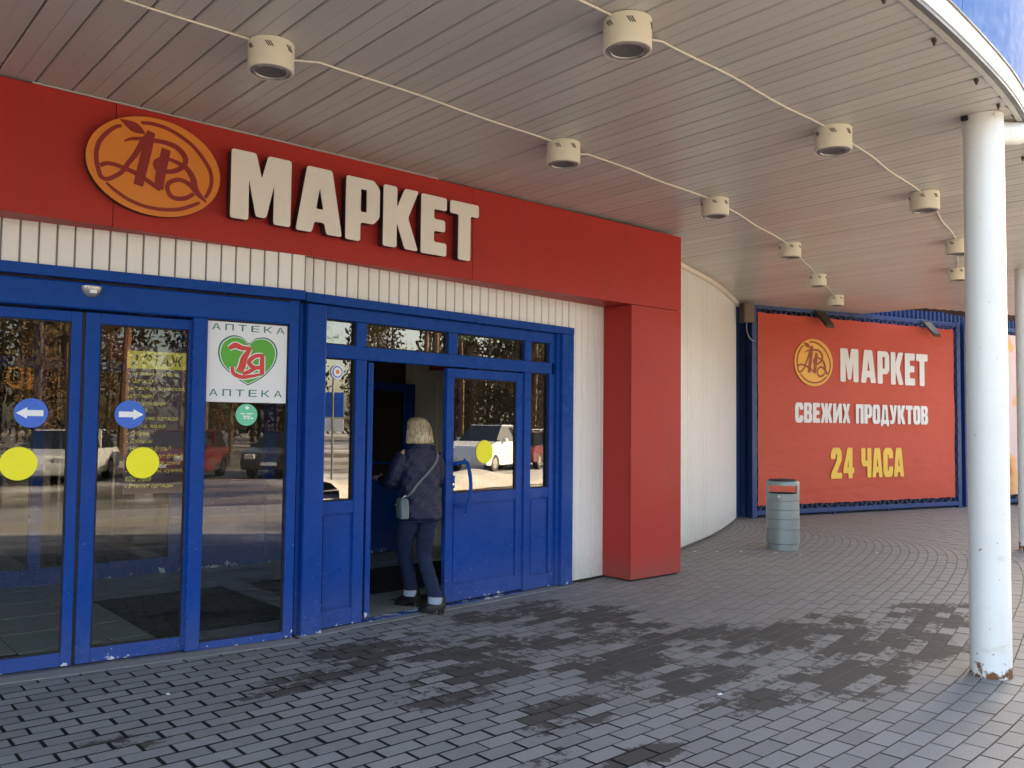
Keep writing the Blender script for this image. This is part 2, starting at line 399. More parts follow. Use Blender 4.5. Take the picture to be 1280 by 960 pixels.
def round_poly(pts, r, seg=4):
    out = []; n = len(pts)
    for i in range(n):
        p, a, b = Vector(pts[i]), Vector(pts[i - 1]), Vector(pts[(i + 1) % n])
        da, db = (a - p), (b - p)
        d = min(r, da.length * 0.45, db.length * 0.45)
        p0, p1 = p + da.normalized() * d, p + db.normalized() * d
        for k in range(seg + 1):
            q = k / seg
            out.append(tuple((1 - q) ** 2 * p0 + 2 * q * (1 - q) * p + q * q * p1))
    return out
def curve_mesh(name, cu, mats, fr_dir=None):
    """evaluate a 2D curve/text lying in XY, stand it up facing -Y"""
    o = bpy.data.objects.new('tmp', cu); COL.objects.link(o)
    dg = bpy.context.evaluated_depsgraph_get(); dg.update()
    m = bpy.data.meshes.new_from_object(o.evaluated_get(dg)); bpy.data.objects.remove(o); m.name = name
    m.materials.clear()
    for k in mats: m.materials.append(MATS[k])
    m.transform(Matrix.Rotation(R(90), 4, 'X'))
    for p in m.polygons:
        p.use_smooth = False
        p.material_index = 0 if (len(mats) == 1 or p.normal.y < -0.9) else 1
    return m
def poly_mesh(name, loops, depth, mats):
    cu = bpy.data.curves.new(name, 'CURVE'); cu.dimensions = '2D'; cu.fill_mode = 'BOTH'; cu.extrude = depth / 2
    for lp in loops:
        s = cu.splines.new('POLY'); s.points.add(len(lp) - 1); s.use_cyclic_u = True
        for q, p in zip(s.points, lp): q.co = (p[0], p[1], 0, 1)
    return curve_mesh(name, cu, mats)
def text_mesh(name, body, box, mat, offset=0.0, shear=0.0, spacing=1.0, depth=0.0012, track=True):
    """text fitted to box (u0,u1,z0,z1)"""
    cu = bpy.data.curves.new(name, 'FONT'); cu.body = body; cu.size = 1.0; cu.offset = offset; cu.shear = shear; cu.space_character = spacing; cu.extrude = 0.0; cu.resolution_u = 4
    m = curve_mesh(name, cu, [mat])
    xs = [v.co.x for v in m.vertices]; zs = [v.co.z for v in m.vertices]
    x0, x1, z0, z1 = min(xs), max(xs), min(zs), max(zs)
    u0, u1, w0, w1 = box
    for v in m.vertices:
        v.co.x = u0 + (v.co.x - x0) / (x1 - x0) * (u1 - u0); v.co.z = w0 + (v.co.z - z0) / (z1 - z0) * (w1 - w0)
    return m
def smooth_path(pts, sub=5):
    out = []; n = len(pts)
    for i in range(n - 1):
        p0, p1, p2, p3 = pts[max(i - 1, 0)], pts[i], pts[i + 1], pts[min(i + 2, n - 1)]
        for k in range(sub):
            q = k / sub
            out.append(tuple(0.5 * (2 * b + (c - a) * q + (2 * a - 5 * b + 4 * c - d) * q * q + (3 * b - a - 3 * c + d) * q ** 3) for a, b, c, d in zip(p0, p1, p2, p3)))
    out.append(tuple(pts[-1])); return out
def stroke(mb, pts, y, grow=0.0, sub=5):
    """flat ribbon along (x,z,halfwidth) points at depth y"""
    P = smooth_path(pts, sub); n = len(P); vs = []
    for i in range(n):
        a, b = P[max(i - 1, 0)], P[min(i + 1, n - 1)]
        d = Vector((b[0] - a[0], b[1] - a[1]));
        if d.length < 1e-9: d = Vector((1, 0))
        d.normalize(); nx, nz = -d.y, d.x; h = P[i][2] + grow
        yy = y - 0.0003 * i / n
        vs += [(P[i][0] + nx * h, yy, P[i][1] + nz * h), (P[i][0] - nx * h, yy, P[i][1] - nz * h)]
    mb.add(vs, [(2 * i, 2 * i + 1, 2 * i + 3, 2 * i + 2) for i in range(n - 1)]); return mb
def disc(mb, cx, cz, rx, rz, y0, y1, n=40):
    return mb.prism([(cx + rx * math.cos(2 * math.pi * i / n), cz + rz * math.sin(2 * math.pi * i / n)) for i in range(n)], y0, y1)

# ------------------------------------------------------------------ plan of the place
G = [(-8, 2.22), (2, 2.22), (3.77, 2.255), (4.64, 2.295), (5.4, 2.37), (6.03, 2.46), (6.72, 2.63), (7.75, 2.91), (8.29, 3.06), (9.13, 3.29), (10.41, 3.70), (11.36, 4.06), (11.9, 4.34), (12.36, 4.67), (12.92, 5.17), (16, 7.8), (24, 14.6)]
EDGE = [(-8, 1.80), (2, 1.80), (3.77, 1.832), (4.64, 1.875), (5.4, 1.945), (6.03, 2.025), (6.72, 2.17), (7.75, 2.45), (9.13, 2.84), (10.41, 3.24), (12.7, 4.05), (16, 5.2), (20, 6.6)]
WALL = [(7.55, 6.585), (8.3, 6.83), (9.12, 7.13), (10.53, 7.69), (11.7, 8.25), (12.76, 8.81)]
def lerp(tab, x):
    if x <= tab[0][0]: return tab[0][1]
    for (a, b), (c, d) in zip(tab, tab[1:]):
        if x <= c: return b + (d - b) * (x - a) / (c - a)
    return tab[-1][1]
def smooth_tab(tab, step=0.1):
    """smoothed piecewise-linear table"""
    x0, x1 = tab[0][0], tab[-1][0]; n = int((x1 - x0) / step); out = []
    for i in range(n + 1):
        x = x0 + i * step; s = sum(lerp(tab, x + k * 0.12) for k in range(-3, 4)) / 7; out.append((x, s))
    return out
GS = smooth_tab(G); ES = smooth_tab(EDGE)
def ceil_z(x): return 3.695 + 0.009 * max(0.0, x - 5)
SO, SR = (1.183, 6.168), math.atan2(5.962 - 6.168, 3.077 - 1.183)      # sliding unit plane
WO, WR = (3.279, 6.039), math.atan2(6.30 - 6.039, 6.224 - 3.279)       # swing unit plane
BO, BR = (13.387, 8.84), math.atan2(7.568 - 8.84, 18.636 - 13.387)     # billboard plane

# ------------------------------------------------------------------ ground
g = MB().add([(-150, -150, -0.15), (170, -150, -0.15), (170, 150, -0.15), (-150, 150, -0.15)], [(0, 1, 2, 3)]).build('ground', 'asphalt'); struct(g)
pv = MB().box(-9, 24, 0.75, 16, -0.14, -0.005).build('pavement', 'joint_sand'); struct(pv)
kb = None
for i in range(33):
    if kb is None: km = B(0, 0.985, 0.55, 0.735, -0.145, 0.0, 0.012).mesh('kerb', 'kerb_stone')
    o = obj('kerb_stone', km, pv, loc=(-9 + i, 0, 0)); kb = o
island = MB().box(-40, 60, -4.6, -3.0, -0.16, 0.0, 0.02).build('traffic_island', 'kerb_stone'); struct(island)

_c, _s = math.cos(SR), math.sin(SR)
def strip(orig, rz, u0, u1, y0, y1):
    o = B(u0, u1, y0, y1, -0.02, 0.005, 0.003).build('threshold_strip', 'kerb_concrete', pv, loc=(orig[0], orig[1], 0)); o.rotation_euler = (0, 0, rz)
strip(SO, SR, -2.6, 1.885, -0.150, 0.02); strip(WO, WR, -0.18, 2.95, -0.105, 0.02)
def paver_geo(l, d, j=0.0):
    """top-bevelled block, centre at origin, top at z=0"""
    b = 0.0022; a, c = l / 2, d / 2; vs = []
    for (hx, hz, z) in ((a, c, -0.03), (a, c, -b), (a - b, c - b, 0.0)):
        vs += [(-hx, -hz, z), (hx, -hz, z), (hx, hz, z), (-hx, hz, z)]
    fs = [(8, 9, 10, 11)]
    for k in (0, 4):
        for i in range(4): fs.append((k + i, k + (i + 1) % 4, k + 4 + (i + 1) % 4, k + 4 + i))
    return vs, fs
def inside_building(x, y):
    if x < 3.1: return y > lerp([(-8, 7.17), (1.183, 6.168), (3.1, 5.96)], x) - 0.01
    if x < 6.9: return y > lerp([(3.1, 5.985), (3.279, 6.03), (6.224, 6.29), (6.9, 6.36)], x) - 0.01
    if x < 7.6: return y > 6.3
    if x < 12.76: return y > lerp(WALL, x) + 0.05
    return y > 8.84 + (x - 13.387) * -0.2423 + 0.2
bricks = []
PL, PD = 0.24, 0.1175
def row_pts(k):
    pts = []; acc = 0.0; last = None
    for (x, y) in GS:
        y = y + k * PD
        if last: acc += math.hypot(x - last[0], y - last[1])
        pts.append((acc, x, y)); last = (x, y)
    return pts
for k in range(-48, 75):
    pts = row_pts(k); n = int(pts[-1][0] / PL); i = 0
    for q in range(n):
        s = (q + 0.5 + (0.5 if k % 2 else 0.0)) * PL + 0.012 * math.sin(k * 2.3)
        while i < len(pts) - 2 and pts[i + 1][0] < s: i += 1
        a, b = pts[i], pts[i + 1]
        if b[0] <= a[0]: continue
        f = (s - a[0]) / (b[0] - a[0]); x, y = a[1] + (b[1] - a[1]) * f, a[2] + (b[2] - a[2]) * f
        if x < -2.5 or x > 20 or y < 0.8 or inside_building(x, y): continue
        h = math.atan2(b[2] - a[2], b[1] - a[1])
        bricks.append((x, y, h))
def in_view(x, y):
    v = Vector((x, y, 0)) - EYE; dz = -v.dot(_cz)
    if dz < 0.3: return 0
    px, py = 640 + 1085 * v.dot(_cx) / dz, 480 - 1085 * v.dot(_cy) / dz
    if px < -10 or px > 1290 or py > 972: return 0
    return 1 / v.length ** 3
sc_ = sorted(((in_view(b[0], b[1]), i) for i, b in enumerate(bricks)), reverse=True)
near = {i for s, i in sc_[:300] if s > 0}
vars_ = []
for j in range(4):
    vs, fs = paver_geo(PL - (0.014, 0.018, 0.008, 0.010)[j], PD - (0.0085, 0.0075, 0.006, 0.005)[j])
    pm_ = MB().add(vs, fs).mesh('paver', 'paver'); pm_.materials.append(MATS['joint_sand'])
    for p_ in pm_.polygons: p_.material_index = 0 if abs(p_.normal.z) > .9 else 1
    vars_.append(pm_)
fv, ff, fw, ft = [], [], [], []
for i, (x, y, h) in enumerate(bricks):
    dz = random.uniform(-0.0015, 0.0015); hh = h + random.uniform(-0.008, 0.008); wv = random.random(); tv = random.random() ** 1.0
    if i in near:
        o = obj('paver', random.choice(vars_[:2] if x + random.uniform(-.5, .5) < 2.9 else vars_[2:]), pv, loc=(x, y, dz), rot=(random.uniform(-.004, .004), random.uniform(-.004, .004), hh)); o['wear'] = wv; o['tone'] = tv
    else:
        tight = 0.004 if x > 4.5 else 0.0
        vs, fs = paver_geo(PL - random.uniform(.009, .014) + tight, (PD - .0055) * math.cos(h) + tight * 0.4); c, s = math.cos(hh), math.sin(hh); o_ = len(fv)
        fv += [(x + a * c - b * s, y + a * s + b * c, z + dz) for a, b, z in vs]; ff += [tuple(q + o_ for q in f) for f in fs]; fw += [wv] * len(fs); ft += [tv] * len(fs)
m = bpy.data.meshes.new('paver_field'); m.from_pydata(fv, [], ff); m.materials.append(MATS['paver'])
m.attributes.new('wear', 'FLOAT', 'FACE').data.foreach_set('value', fw); m.attributes.new('tone', 'FLOAT', 'FACE').data.foreach_set('value', ft)
m.materials.append(MATS['joint_sand']); m.polygons.foreach_set('material_index', [0 if i % 9 == 0 else 1 for i in range(len(m.polygons))])
o = obj('paver_field', m, pv); o['kind'] = 'stuff'

# ------------------------------------------------------------------ canopy
can = thing('canopy', 'long white plank-lined canopy ceiling over the shop entrance', 'canopy', (4, 4, 3.7))
def rel(root, p): return (p[0] - root.location.x, p[1] - root.location.y, p[2] - root.location.z)
def plank_far(x):
    if x < 7.6: return 6.2
    if x < 12.76: return lerp(WALL, x) + 0.05
    if x < 16.05: return 8.84 + (x - 13.387) * -0.2423 + 0.12
    return 6.95 - (x - 16.05) * 0.30
x = -3.0 + 0.02; PW = 0.21; kk = 0
pm_cache = {}
while x < 19.9:
    y0, y1 = lerp(ES, x + PW / 2) + 0.06, plank_far(x + PW / 2)
    if y1 - y0 > 0.1:
        gap = 0.008 if kk % 2 else 0.005
        mb = MB(); hw = (PW - gap) / 2; r_ = 0.008
        prof = [(-hw, 0.03), (-hw, r_), (-hw + r_, 0), (-0.003, 0), (0.0, 0.003 if kk % 2 else 0.0015), (0.003, 0), (hw - r_, 0), (hw, r_), (hw, 0.03)]
        mb.prism(prof, 0, y1 - y0)
        mb.build('ceiling_plank', 'ceiling_plank', can, loc=rel(can, (x + PW / 2, y0, ceil_z(x) + random.uniform(-.0012, .0012))), rot=(0, random.uniform(-.006, .006), 0))
    x += PW; kk += 1
    if kk in (56, 61): x += 0.02
# unseen roof deck above the planks, added to block the sun
pts = [(x, y) for x, y in ES if -3.4 <= x <= 19.9]
mb = MB(); n = len(pts)
lo = [(x, y + 0.02, ceil_z(x) + 0.05) for x, y in pts]; hi = [(x, max(plank_far(x), 6.6) + 0.6, ceil_z(x) + 0.05) for x, y in pts]
lo2 = [(a, b, c + 0.05) for a, b, c in lo]; hi2 = [(a, b, c + 0.05) for a, b, c in hi]
mb.loft([lo, hi, hi2, lo2, lo], caps=False, closed=False)
mb.v = [rel(can, p) for p in mb.v]
mb.build('sun_blocking_roof', 'dark_gap', can)
# soffit edge channel + dark drip + white ribbed strip
def ribbon(root, name, mat, off0, off1, z0, z1, thick=None, x0=-3.4, x1=19.9):
    mb = MB(); rings = []
    for x, y in ES:
        if x0 <= x <= x1:
            c = ceil_z(x); rings.append([rel(root, p) for p in ((x, y + off0, c + z0), (x, y + off1, c + z0), (x, y + off1, c + z1), (x, y + off0, c + z1))])
    mb.loft(rings); return mb.build(name, mat, root)
ribbon(can, 'edge_channel', 'trim_cream', 0.025, 0.058, -0.012, 0.03)
ribbon(can, 'drip_edge', 'edge_grey', -0.006, 0.022, -0.012, 0.02)
arc = []; acc = 0
for (x, y), (x2, y2) in zip(ES, ES[1:]):
    arc.append((acc, x, y)); acc += math.hypot(x2 - x, y2 - y)
def at_edge(s):
    for a, b in zip(arc, arc[1:]):
        if s <= b[0]:
            f = (s - a[0]) / (b[0] - a[0]); return a[1] + (b[1] - a[1]) * f, a[2] + (b[2] - a[2]) * f, math.atan2(b[2] - a[2], b[1] - a[1])
    return arc[-1][1], arc[-1][2], 0
rib = MB().prism([(-0.048, 0), (0.048, 0), (0.048, 0.11), (-0.048, 0.11)], -0.012, 0.004).mesh('edge_rib', 'siding')
s = 4.7
while s < 26:
    x, y, h = at_edge(s)
    if x > 19.8: break
    obj('edge_rib', rib, can, loc=rel(can, (x, y, ceil_z(x) + 0.012)), rot=(0, 0, h)); s += 0.1
ribbon(can, 'edge_flashing', 'edge_grey', -0.022, 0.03, 0.122, 0.132)
# small bolts along the soffit edge
for q in (11.55, 12.2, 12.95, 13.5, 14.2, 14.9, 15.7):
    x, y, h = at_edge(q + 0.5)
    MB().box(-.013, .013, -.01, .01, -.018, 0).box(-.009, .009, -.005, .005, -.034, -.018).build('edge_clip', 'arm_brown', can, loc=rel(can, (x - math.sin(h) * .1, y + math.cos(h) * .1, ceil_z(x) - 0.002)), rot=(0, 0, h))

# blue upper facade standing above the canopy edge
up = thing('upper_facade', 'pale blue upper facade panels above the canopy edge', 'facade', (4, 2, 3.85))
s = 4.75; PWID = 1.62
while True:
    x, y, h = at_edge(s); x2, y2, h2 = at_edge(s + PWID)
    if x2 > 19.7: break
    mb = MB(); N = 8; rings = []
    for i in range(N + 1):
        q = s + 0.006 + (PWID - 0.012) * i / N; xx, yy, hh = at_edge(q); nx, ny = math.sin(hh), -math.cos(hh); c = ceil_z(xx)
        rings.append([rel(up, p) for p in ((xx - nx * .02, yy - ny * .02, c + 0.135), (xx - nx * 0.0, yy - ny * 0.0, c + 0.135), (xx, yy, c + 1.45), (xx - nx * .02, yy - ny * .02, c + 1.45))])
    mb.loft(rings); mb.build('facade_panel', 'upper_blue', up, smooth=False)
    s += PWID

# ------------------------------------------------------------------ ceiling lamps and cables
def make_lamp():
    e = thing('ceiling_lamp', '', 'lamp')
    r, h = 0.126, 0.160
    MB().lathe([(r * .97, 0.0), (r, -0.004), (r, -h + .006), (r * .985, -h), (r * .90, -h), (r * .90, -h + .012), (r * .6, -h + 0.012)], n=48, caps=False).build('housing', 'lamp_cream', e, smooth=True)
    MB().lathe([(r * .86, -h + .010), (r * .86, -h - .003), (r * .80, -h - .003), (r * .80, -h + .010)], n=40, caps=False).build('rim_ring', 'lamp_grey', e, smooth=True)
    MB().lathe([(r * .74, -h + .009), (r * .74, -h - .002), (r * .69, -h - .002), (r * .66, -h + .006)], n=40, caps=False).build('inner_ring', 'lamp_grey', e, smooth=True)
    MB().lathe([(r * .68, -h + .004), (r * .35, -h + .010), (0.001, -h + .012)], n=40, caps=False).build('lens', 'lamp_lens', e, smooth=True)
    for a in (20, 75, 130, 200, 255, 310):
        for k in (-1, 0, 1):
            q = R(a + k * 5.5); c, s_ = math.cos(q), math.sin(q); tx, ty = -s_, c
            mb = MB(); z0, z1, sl, hw = -0.062, -0.032, 0.010, 0.0032
            vs = []
            for (zz, tt) in ((z0, sl), (z1, -sl)):
                for hh in (-hw, hw):
                    for rr in (r - .004, r + .0012): vs.append((c * rr + tx * (tt + hh), s_ * rr + ty * (tt + hh), zz))
            mb.add(vs, [(0, 1, 3, 2), (4, 6, 7, 5), (0, 4, 5, 1), (2, 3, 7, 6), (1, 5, 7, 3), (0, 2, 6, 4)]).build('vent_slot', 'dark_gap', e)
    return e
def copy_tree(o, parent=None):
    c = o.copy(); COL.objects.link(c)
    if parent: c.parent = parent
    for ch in o.children: copy_tree(ch, c)
    return c
ROWA = [(2.07, 4.46), (4.45, 4.58), (6.64, 4.81), (8.98, 5.46), (11.2, 6.38), (13.3, 7.25)]
ROWB = [(3.32, 2.95), (5.63, 3.08), (7.85, 3.42), (10.2, 4.08), (12.1, 4.85)]
LA = ['biggest cream ceiling lamp, above the round orange logo sign', 'cream ceiling lamp above the letters of the fascia sign', 'cream ceiling lamp near the right end of the red fascia', 'cream ceiling lamp above the white curved wall, fourth in its row', 'small cream ceiling lamp above the left part of the red billboard', 'smallest cream ceiling lamp, last in row before the red billboard']
LB = ['cream ceiling lamp at the top edge of the picture centre', 'cream ceiling lamp between the top lamp and the white column', 'cream ceiling lamp just left of the white column top', 'upper cream ceiling lamp half hidden by the white column', 'lower cream ceiling lamp half hidden by the white column']
proto = make_lamp(); first = True
for row, lab in ((ROWA, LA), (ROWB, LB)):
    for (x, y), l in zip(row, lab):
        e = proto if first else copy_tree(proto); first = False
        e.location = (x, y, ceil_z(x) - 0.001); e.rotation_euler = (0, 0, random.uniform(0, 6.28)); tag(e, l, 'lamp', 'round lamps under the canopy')
def cable(pts, label):
    c = tag(MB().tube(pts, 0.0064, 8).build('lamp_cable', 'lamp_cream', None, smooth=True), label, 'cable', 'cables between the ceiling lamps')
    return c
def run(row, names, start):
    prev = start
    for i, (x, y) in enumerate(row):
        d = Vector((x - prev[0], y - prev[1])); L = d.length; d.normalize()
        a = Vector(prev) + d * (0.13 if i else 0); b = Vector((x, y)) - d * 0.12
        pts = []
        for k in range(13):
            f = k / 12; p = a + (b - a) * f; sag = 0.012 * math.sin(f * math.pi * 3 + i) * math.sin(f * math.pi)
            end = 0.055 * max(0, 1 - min(f, 1 - f) * L / 0.16) if i or f > 0.5 else 0
            end = 0.04 * max(0, 1 - f * L / 0.14) if i else 0
            pts.append((p.x - d.y * sag, p.y + d.x * sag, ceil_z(p.x) - 0.011 - end))
        cable(pts, names[i]); prev = (x, y)
run(ROWA, ['pale cable running from the top left edge to the biggest ceiling lamp', 'long pale cable on the ceiling above the fascia sign letters', 'pale ceiling cable between second and third lamp above the fascia', 'pale ceiling cable passing above the end of the red fascia', 'short pale cable between lamps above the curved white wall', 'shortest pale cable ending at lamp before the red billboard'], (-0.3, 4.45))
run(ROWB, ['pale cable entering at the top edge before the top centre lamp', 'pale ceiling cable right of the top centre lamp', 'pale ceiling cable leading to the lamp left of column', 'pale cable going behind the white column top', 'pale cable hanging between two lamps behind the white column'], (1.0, 2.9))

# ------------------------------------------------------------------ red portal
FY, FB, FT = 5.963, 2.862, 3.682
por = thing('red_portal', 'red panelled fascia beam and pillar framing the shop entrance', 'portal', (7.2, 6.1, 0))
def rp(name, mat, x0, x1, y0, y1, z0, z1, bev=0.0):
    return B(x0 - 7.2, x1 - 7.2, y0 - 6.1, y1 - 6.1, z0, z1, bev).build(name, mat, por)
sm = [(-3.0, 1.696), (1.700, 4.688), (4.692, 7.612)]
for a, b in sm: rp('fascia_panel', 'fascia_red', a, b, FY, FY + 0.02, FB, FT, 0.002)
for a, b in sm[:2]: rp('soffit_panel', 'fascia_red', a, b, FY + 0.021, 6.42, FB + 0.001, FB + 0.015)
rp('soffit_panel', 'fascia_red', 4.692, 6.792, FY + 0.021, 6.42, FB + 0.001, FB + 0.015)
rp('fascia_core', 'dark_gap', -3.0, 7.59, FY + 0.022, 6.02, FB + 0.02, FT - 0.01)
rp('end_panel', 'fascia_red', 7.592, 7.610, FY + 0.022, 6.75, FB + 0.004, FT)
rp('pillar_front_panel', 'fascia_red', 6.797, 7.612, FY, FY + 0.02, 0.022, FB - 0.005, 0.002)
rp('pillar_side_panel', 'fascia_red', 6.797, 6.817, FY + 0.022, 6.46, 0.02, FB - 0.002)
rp('pillar_side_panel', 'fascia_red', 7.592, 7.611, FY + 0.022, 6.75, 0.02, FB - 0.001)
rp('pillar_core', 'dark_gap', 6.825, 7.585, FY + 0.03, 6.7, 0.0, FT - 0.02)
rp('ceiling_trim', 'trim_cream', 1.2, 4.3, FY - 0.012, FY + 0.004, FT + 0.001, FT + 0.009)

# emblem
EMBLEM = [
 [(-0.24, 0.84, 0.023), (-0.09, 0.87, 0.028), (0.11, 0.85, 0.03), (0.31, 0.77, 0.031), (0.53, 0.61, 0.031), (0.7, 0.4, 0.032), (0.83, 0.15, 0.032), (0.86, -0.1, 0.032), (0.82, -0.31, 0.03), (0.76, -0.45, 0.026)],
 [(-0.52, 0.69, 0.023), (-0.61, 0.64, 0.028), (-0.74, 0.46, 0.031), (-0.83, 0.26, 0.033), (-0.86, 0.04, 0.033), (-0.85, -0.14, 0.033), (-0.82, -0.28, 0.033), (-0.79, -0.39, 0.033), (-0.71, -0.43, 0.031), (-0.61, -0.36, 0.032), (-0.49, -0.22, 0.032), (-0.41, -0.03, 0.034), (-0.31, 0.18, 0.039), (-0.21, 0.45, 0.047), (-0.11, 0.63, 0.055)],
 [(-0.8, -0.18, 0.031), (-0.72, -0.12, 0.031), (-0.61, -0.11, 0.032), (-0.49, -0.14, 0.032), (-0.36, -0.18, 0.035), (-0.23, -0.24, 0.035), (-0.07, -0.35, 0.036), (0.07, -0.44, 0.04)],
 [(-0.09, 0.7, 0.059), (-0.14, 0.36, 0.071), (-0.2, -0.04, 0.074), (-0.26, -0.44, 0.07)],
 [(-0.48, 0.39, 0.008), (-0.38, 0.47, 0.023), (-0.19, 0.53, 0.031)],
 [(0.14, 0.41, 0.069), (0.1, 0.12, 0.072), (0.06, -0.19, 0.072), (0.04, -0.44, 0.068)],
 [(-0.06, 0.53, 0.032), (0.11, 0.54, 0.036), (0.28, 0.5, 0.041), (0.4, 0.38, 0.046), (0.44, 0.24, 0.042), (0.39, 0.1, 0.037), (0.27, -0.01, 0.037), (0.13, -0.06, 0.032), (0.02, -0.04, 0.034), (-0.02, 0.06, 0.034), (0.02, 0.15, 0.03), (0.12, 0.21, 0.028), (0.24, 0.2, 0.029), (0.37, 0.15, 0.035), (0.48, 0.07, 0.042), (0.56, -0.09, 0.05), (0.6, -0.31, 0.051), (0.68, -0.43, 0.038), (0.78, -0.54, 0.013)],
 [(0.61, -0.36, 0.038), (0.51, -0.23, 0.036), (0.38, -0.17, 0.033), (0.26, -0.21, 0.033), (0.18, -0.31, 0.034), (0.18, -0.44, 0.034), (0.24, -0.55, 0.035), (0.35, -0.57, 0.035), (0.47, -0.52, 0.035), (0.58, -0.41, 0.029)],
 [(-0.71, -0.5, 0.019), (-0.6, -0.61, 0.024), (-0.41, -0.75, 0.027), (-0.17, -0.84, 0.027), (0.1, -0.85, 0.028), (0.35, -0.79, 0.029), (0.55, -0.67, 0.029), (0.68, -0.57, 0.023)],
 [(-0.55, 0.81, 0.006), (-0.45, 0.77, 0.046), (-0.35, 0.72, 0.077), (-0.25, 0.67, 0.051), (-0.19, 0.63, 0.008)],
]
def emblem(root, mat, cx, cz, sx, sz, y, thin=1.0):
    mb = MB()
    for i, s in enumerate(EMBLEM):
        stroke(mb, [(cx + a * sx, cz + b * sz, c * sx * thin) for a, b, c in s], y - 0.0004 * i)
    return mb.build('emblem', mat, root)
K9 = 0.988                                            # the signs stand proud of the fascia
lx, lz = 1.964 * K9, 1.6 + (3.311 - 1.6) * K9
lg = thing('logo_sign', 'oval orange sign with dark red monogram on the red fascia', 'sign', (lx, FY, lz))
disc(MB(), 0, 0, .437, .328, -0.072, -0.062, 64).build('face_plate', 'logo_orange', lg)
disc(MB(), 0, 0, .432, .323, -0.0615, -0.004, 64).build('sign_body', 'letter_side', lg)
emblem(lg, 'logo_red', 0, 0, .437, .328, -0.0735)

# raised letters
GL = {
 'm': [[(0, 0), (0, 1), (.40, 1), (.5, .64), (.60, 1), (1, 1), (1, 0), (.71, 0), (.71, .58), (.585, .07), (.415, .07), (.29, .6), (.29, 0)]],
 'a': [[(0, 0), (.22, 1), (.76, 1), (1, 0), (.66, 0), (.61, .17), (.39, .17), (.34, 0)], [(.42, .37), (.58, .37), (.50, .70)]],
 'r': [[(0, 0), (0, 1), (.82, 1), (1, .88), (1, .42), (.82, .30), (.43, .30), (.43, 0)], [(.43, .47), (.43, .83), (.61, .83), (.61, .47)]],
 'k': [[(0, 0), (0, 1), (.38, 1), (.38, .66), (.60, 1), (1, 1), (.70, .52), (1, 0), (.62, 0), (.38, .42), (.38, 0)]],
 'e': [[(0, 0), (0, 1), (1, 1), (1, .78), (.5, .78), (.5, .61), (.94, .61), (.94, .41), (.5, .41), (.5, .22), (1, .22), (1, 0)]],
 's': [[(1, .36), (.56, .36), (.56, .24), (.44, .20), (.44, .80), (.56, .76), (.56, .64), (1, .64), (1, .84), (.82, 1), (.18, 1), (0, .84), (0, .16), (.18, 0), (.82, 0), (1, .16)]],
 'v': [[(0, 0), (0, 1), (.80, 1), (.97, .88), (.97, .64), (.84, .52), (1, .42), (1, .12), (.83, 0)], [(.40, .60), (.40, .82), (.57, .82), (.57, .60)], [(.40, .18), (.40, .42), (.58, .42), (.58, .18)]],
 'zh': [[(0, 0), (.20, .52), (0, 1), (.27, 1), (.385, .66), (.385, 1), (.615, 1), (.615, .66), (.73, 1), (1, 1), (.80, .52), (1, 0), (.73, 0), (.615, .38), (.615, 0), (.385, 0), (.385, .38), (.27, 0)]],
 'i': [[(0, 0), (0, 1), (.37, 1), (.37, .52), (.66, 1), (1, 1), (1, 0), (.63, 0), (.63, .48), (.34, 0)]],
 'h': [[(0, 0), (.30, .51), (.02, 1), (.40, 1), (.50, .72), (.60, 1), (.98, 1), (.70, .51), (1, 0), (.61, 0), (.50, .30), (.39, 0)]],
 'p': [[(0, 0), (0, 1), (1, 1), (1, 0), (.60, 0), (.60, .80), (.40, .80), (.40, 0)]],
 'o': [[(.18, 0), (0, .15), (0, .85), (.18, 1), (.82, 1), (1, .85), (1, .15), (.82, 0)], [(.41, .20), (.41, .80), (.59, .80), (.59, .20)]],
 'd': [[(0, -.12), (0, .20), (.09, .20), (.22, 1), (.80, 1), (.91, .20), (1, .20), (1, -.12), (.74, -.12), (.74, 0), (.26, 0), (.26, -.12)], [(.40, .20), (.47, .80), (.56, .80), (.62, .20)]],
 'u': [[(.08, 0), (.08, .20), (.32, .20), (.36, .28), (0, 1), (.40, 1), (.53, .60), (.63, 1), (1, 1), (.68, .12), (.52, 0)]],
 'two': [[(0, 0), (0, .16), (.54, .62), (.54, .80), (.46, .80), (.42, .76), (.42, .64), (0, .64), (0, .84), (.18, 1), (.80, 1), (.97, .86), (.97, .60), (.52, .19), (1, .19), (1, 0)]],
 'four': [[(.46, 0), (.46, .17), (0, .17), (0, .34), (.40, 1), (.84, 1), (.84, .35), (1, .35), (1, .17), (.84, .17), (.84, 0)], [(.38, .35), (.48, .35), (.48, .62)]],
 'ch': [[(.60, 0), (.60, .38), (.16, .38), (0, .52), (0, 1), (.40, 1), (.40, .57), (.60, .57), (.60, 1), (1, 1), (1, 0)]],
 't': [[(0, 1), (1, 1), (1, .78), (.71, .78), (.71, 0), (.29, 0), (.29, .78), (0, .78)]],
}
def glyph(name, k, w, h, r, depth, mats):
    loops = []
    for i, lp in enumerate(GL[k]):
        loops.append(round_poly([(a * w, b * h) for a, b in lp], r if i == 0 else r * 0.5))
    return poly_mesh(name, loops, depth, mats)
LET = [('m', 1.485, 1.950, 3.056, 3.556, 'first raised cream letter М of the fascia sign'), ('a', 1.994, 2.387, 3.047, 3.552, 'raised cream letter А of the fascia sign, second letter'), ('r', 2.418, 2.727, 3.040, 3.546, 'raised cream letter Р of the fascia sign, third letter'), ('k', 2.763, 3.106, 3.036, 3.540, 'raised cream letter К of the fascia sign, fourth letter'), ('e', 3.135, 3.400, 3.030, 3.534, 'raised cream letter Е of the fascia sign, fifth letter'), ('t', 3.437, 3.752, 3.026, 3.532, 'last raised cream letter Т of the fascia sign')]
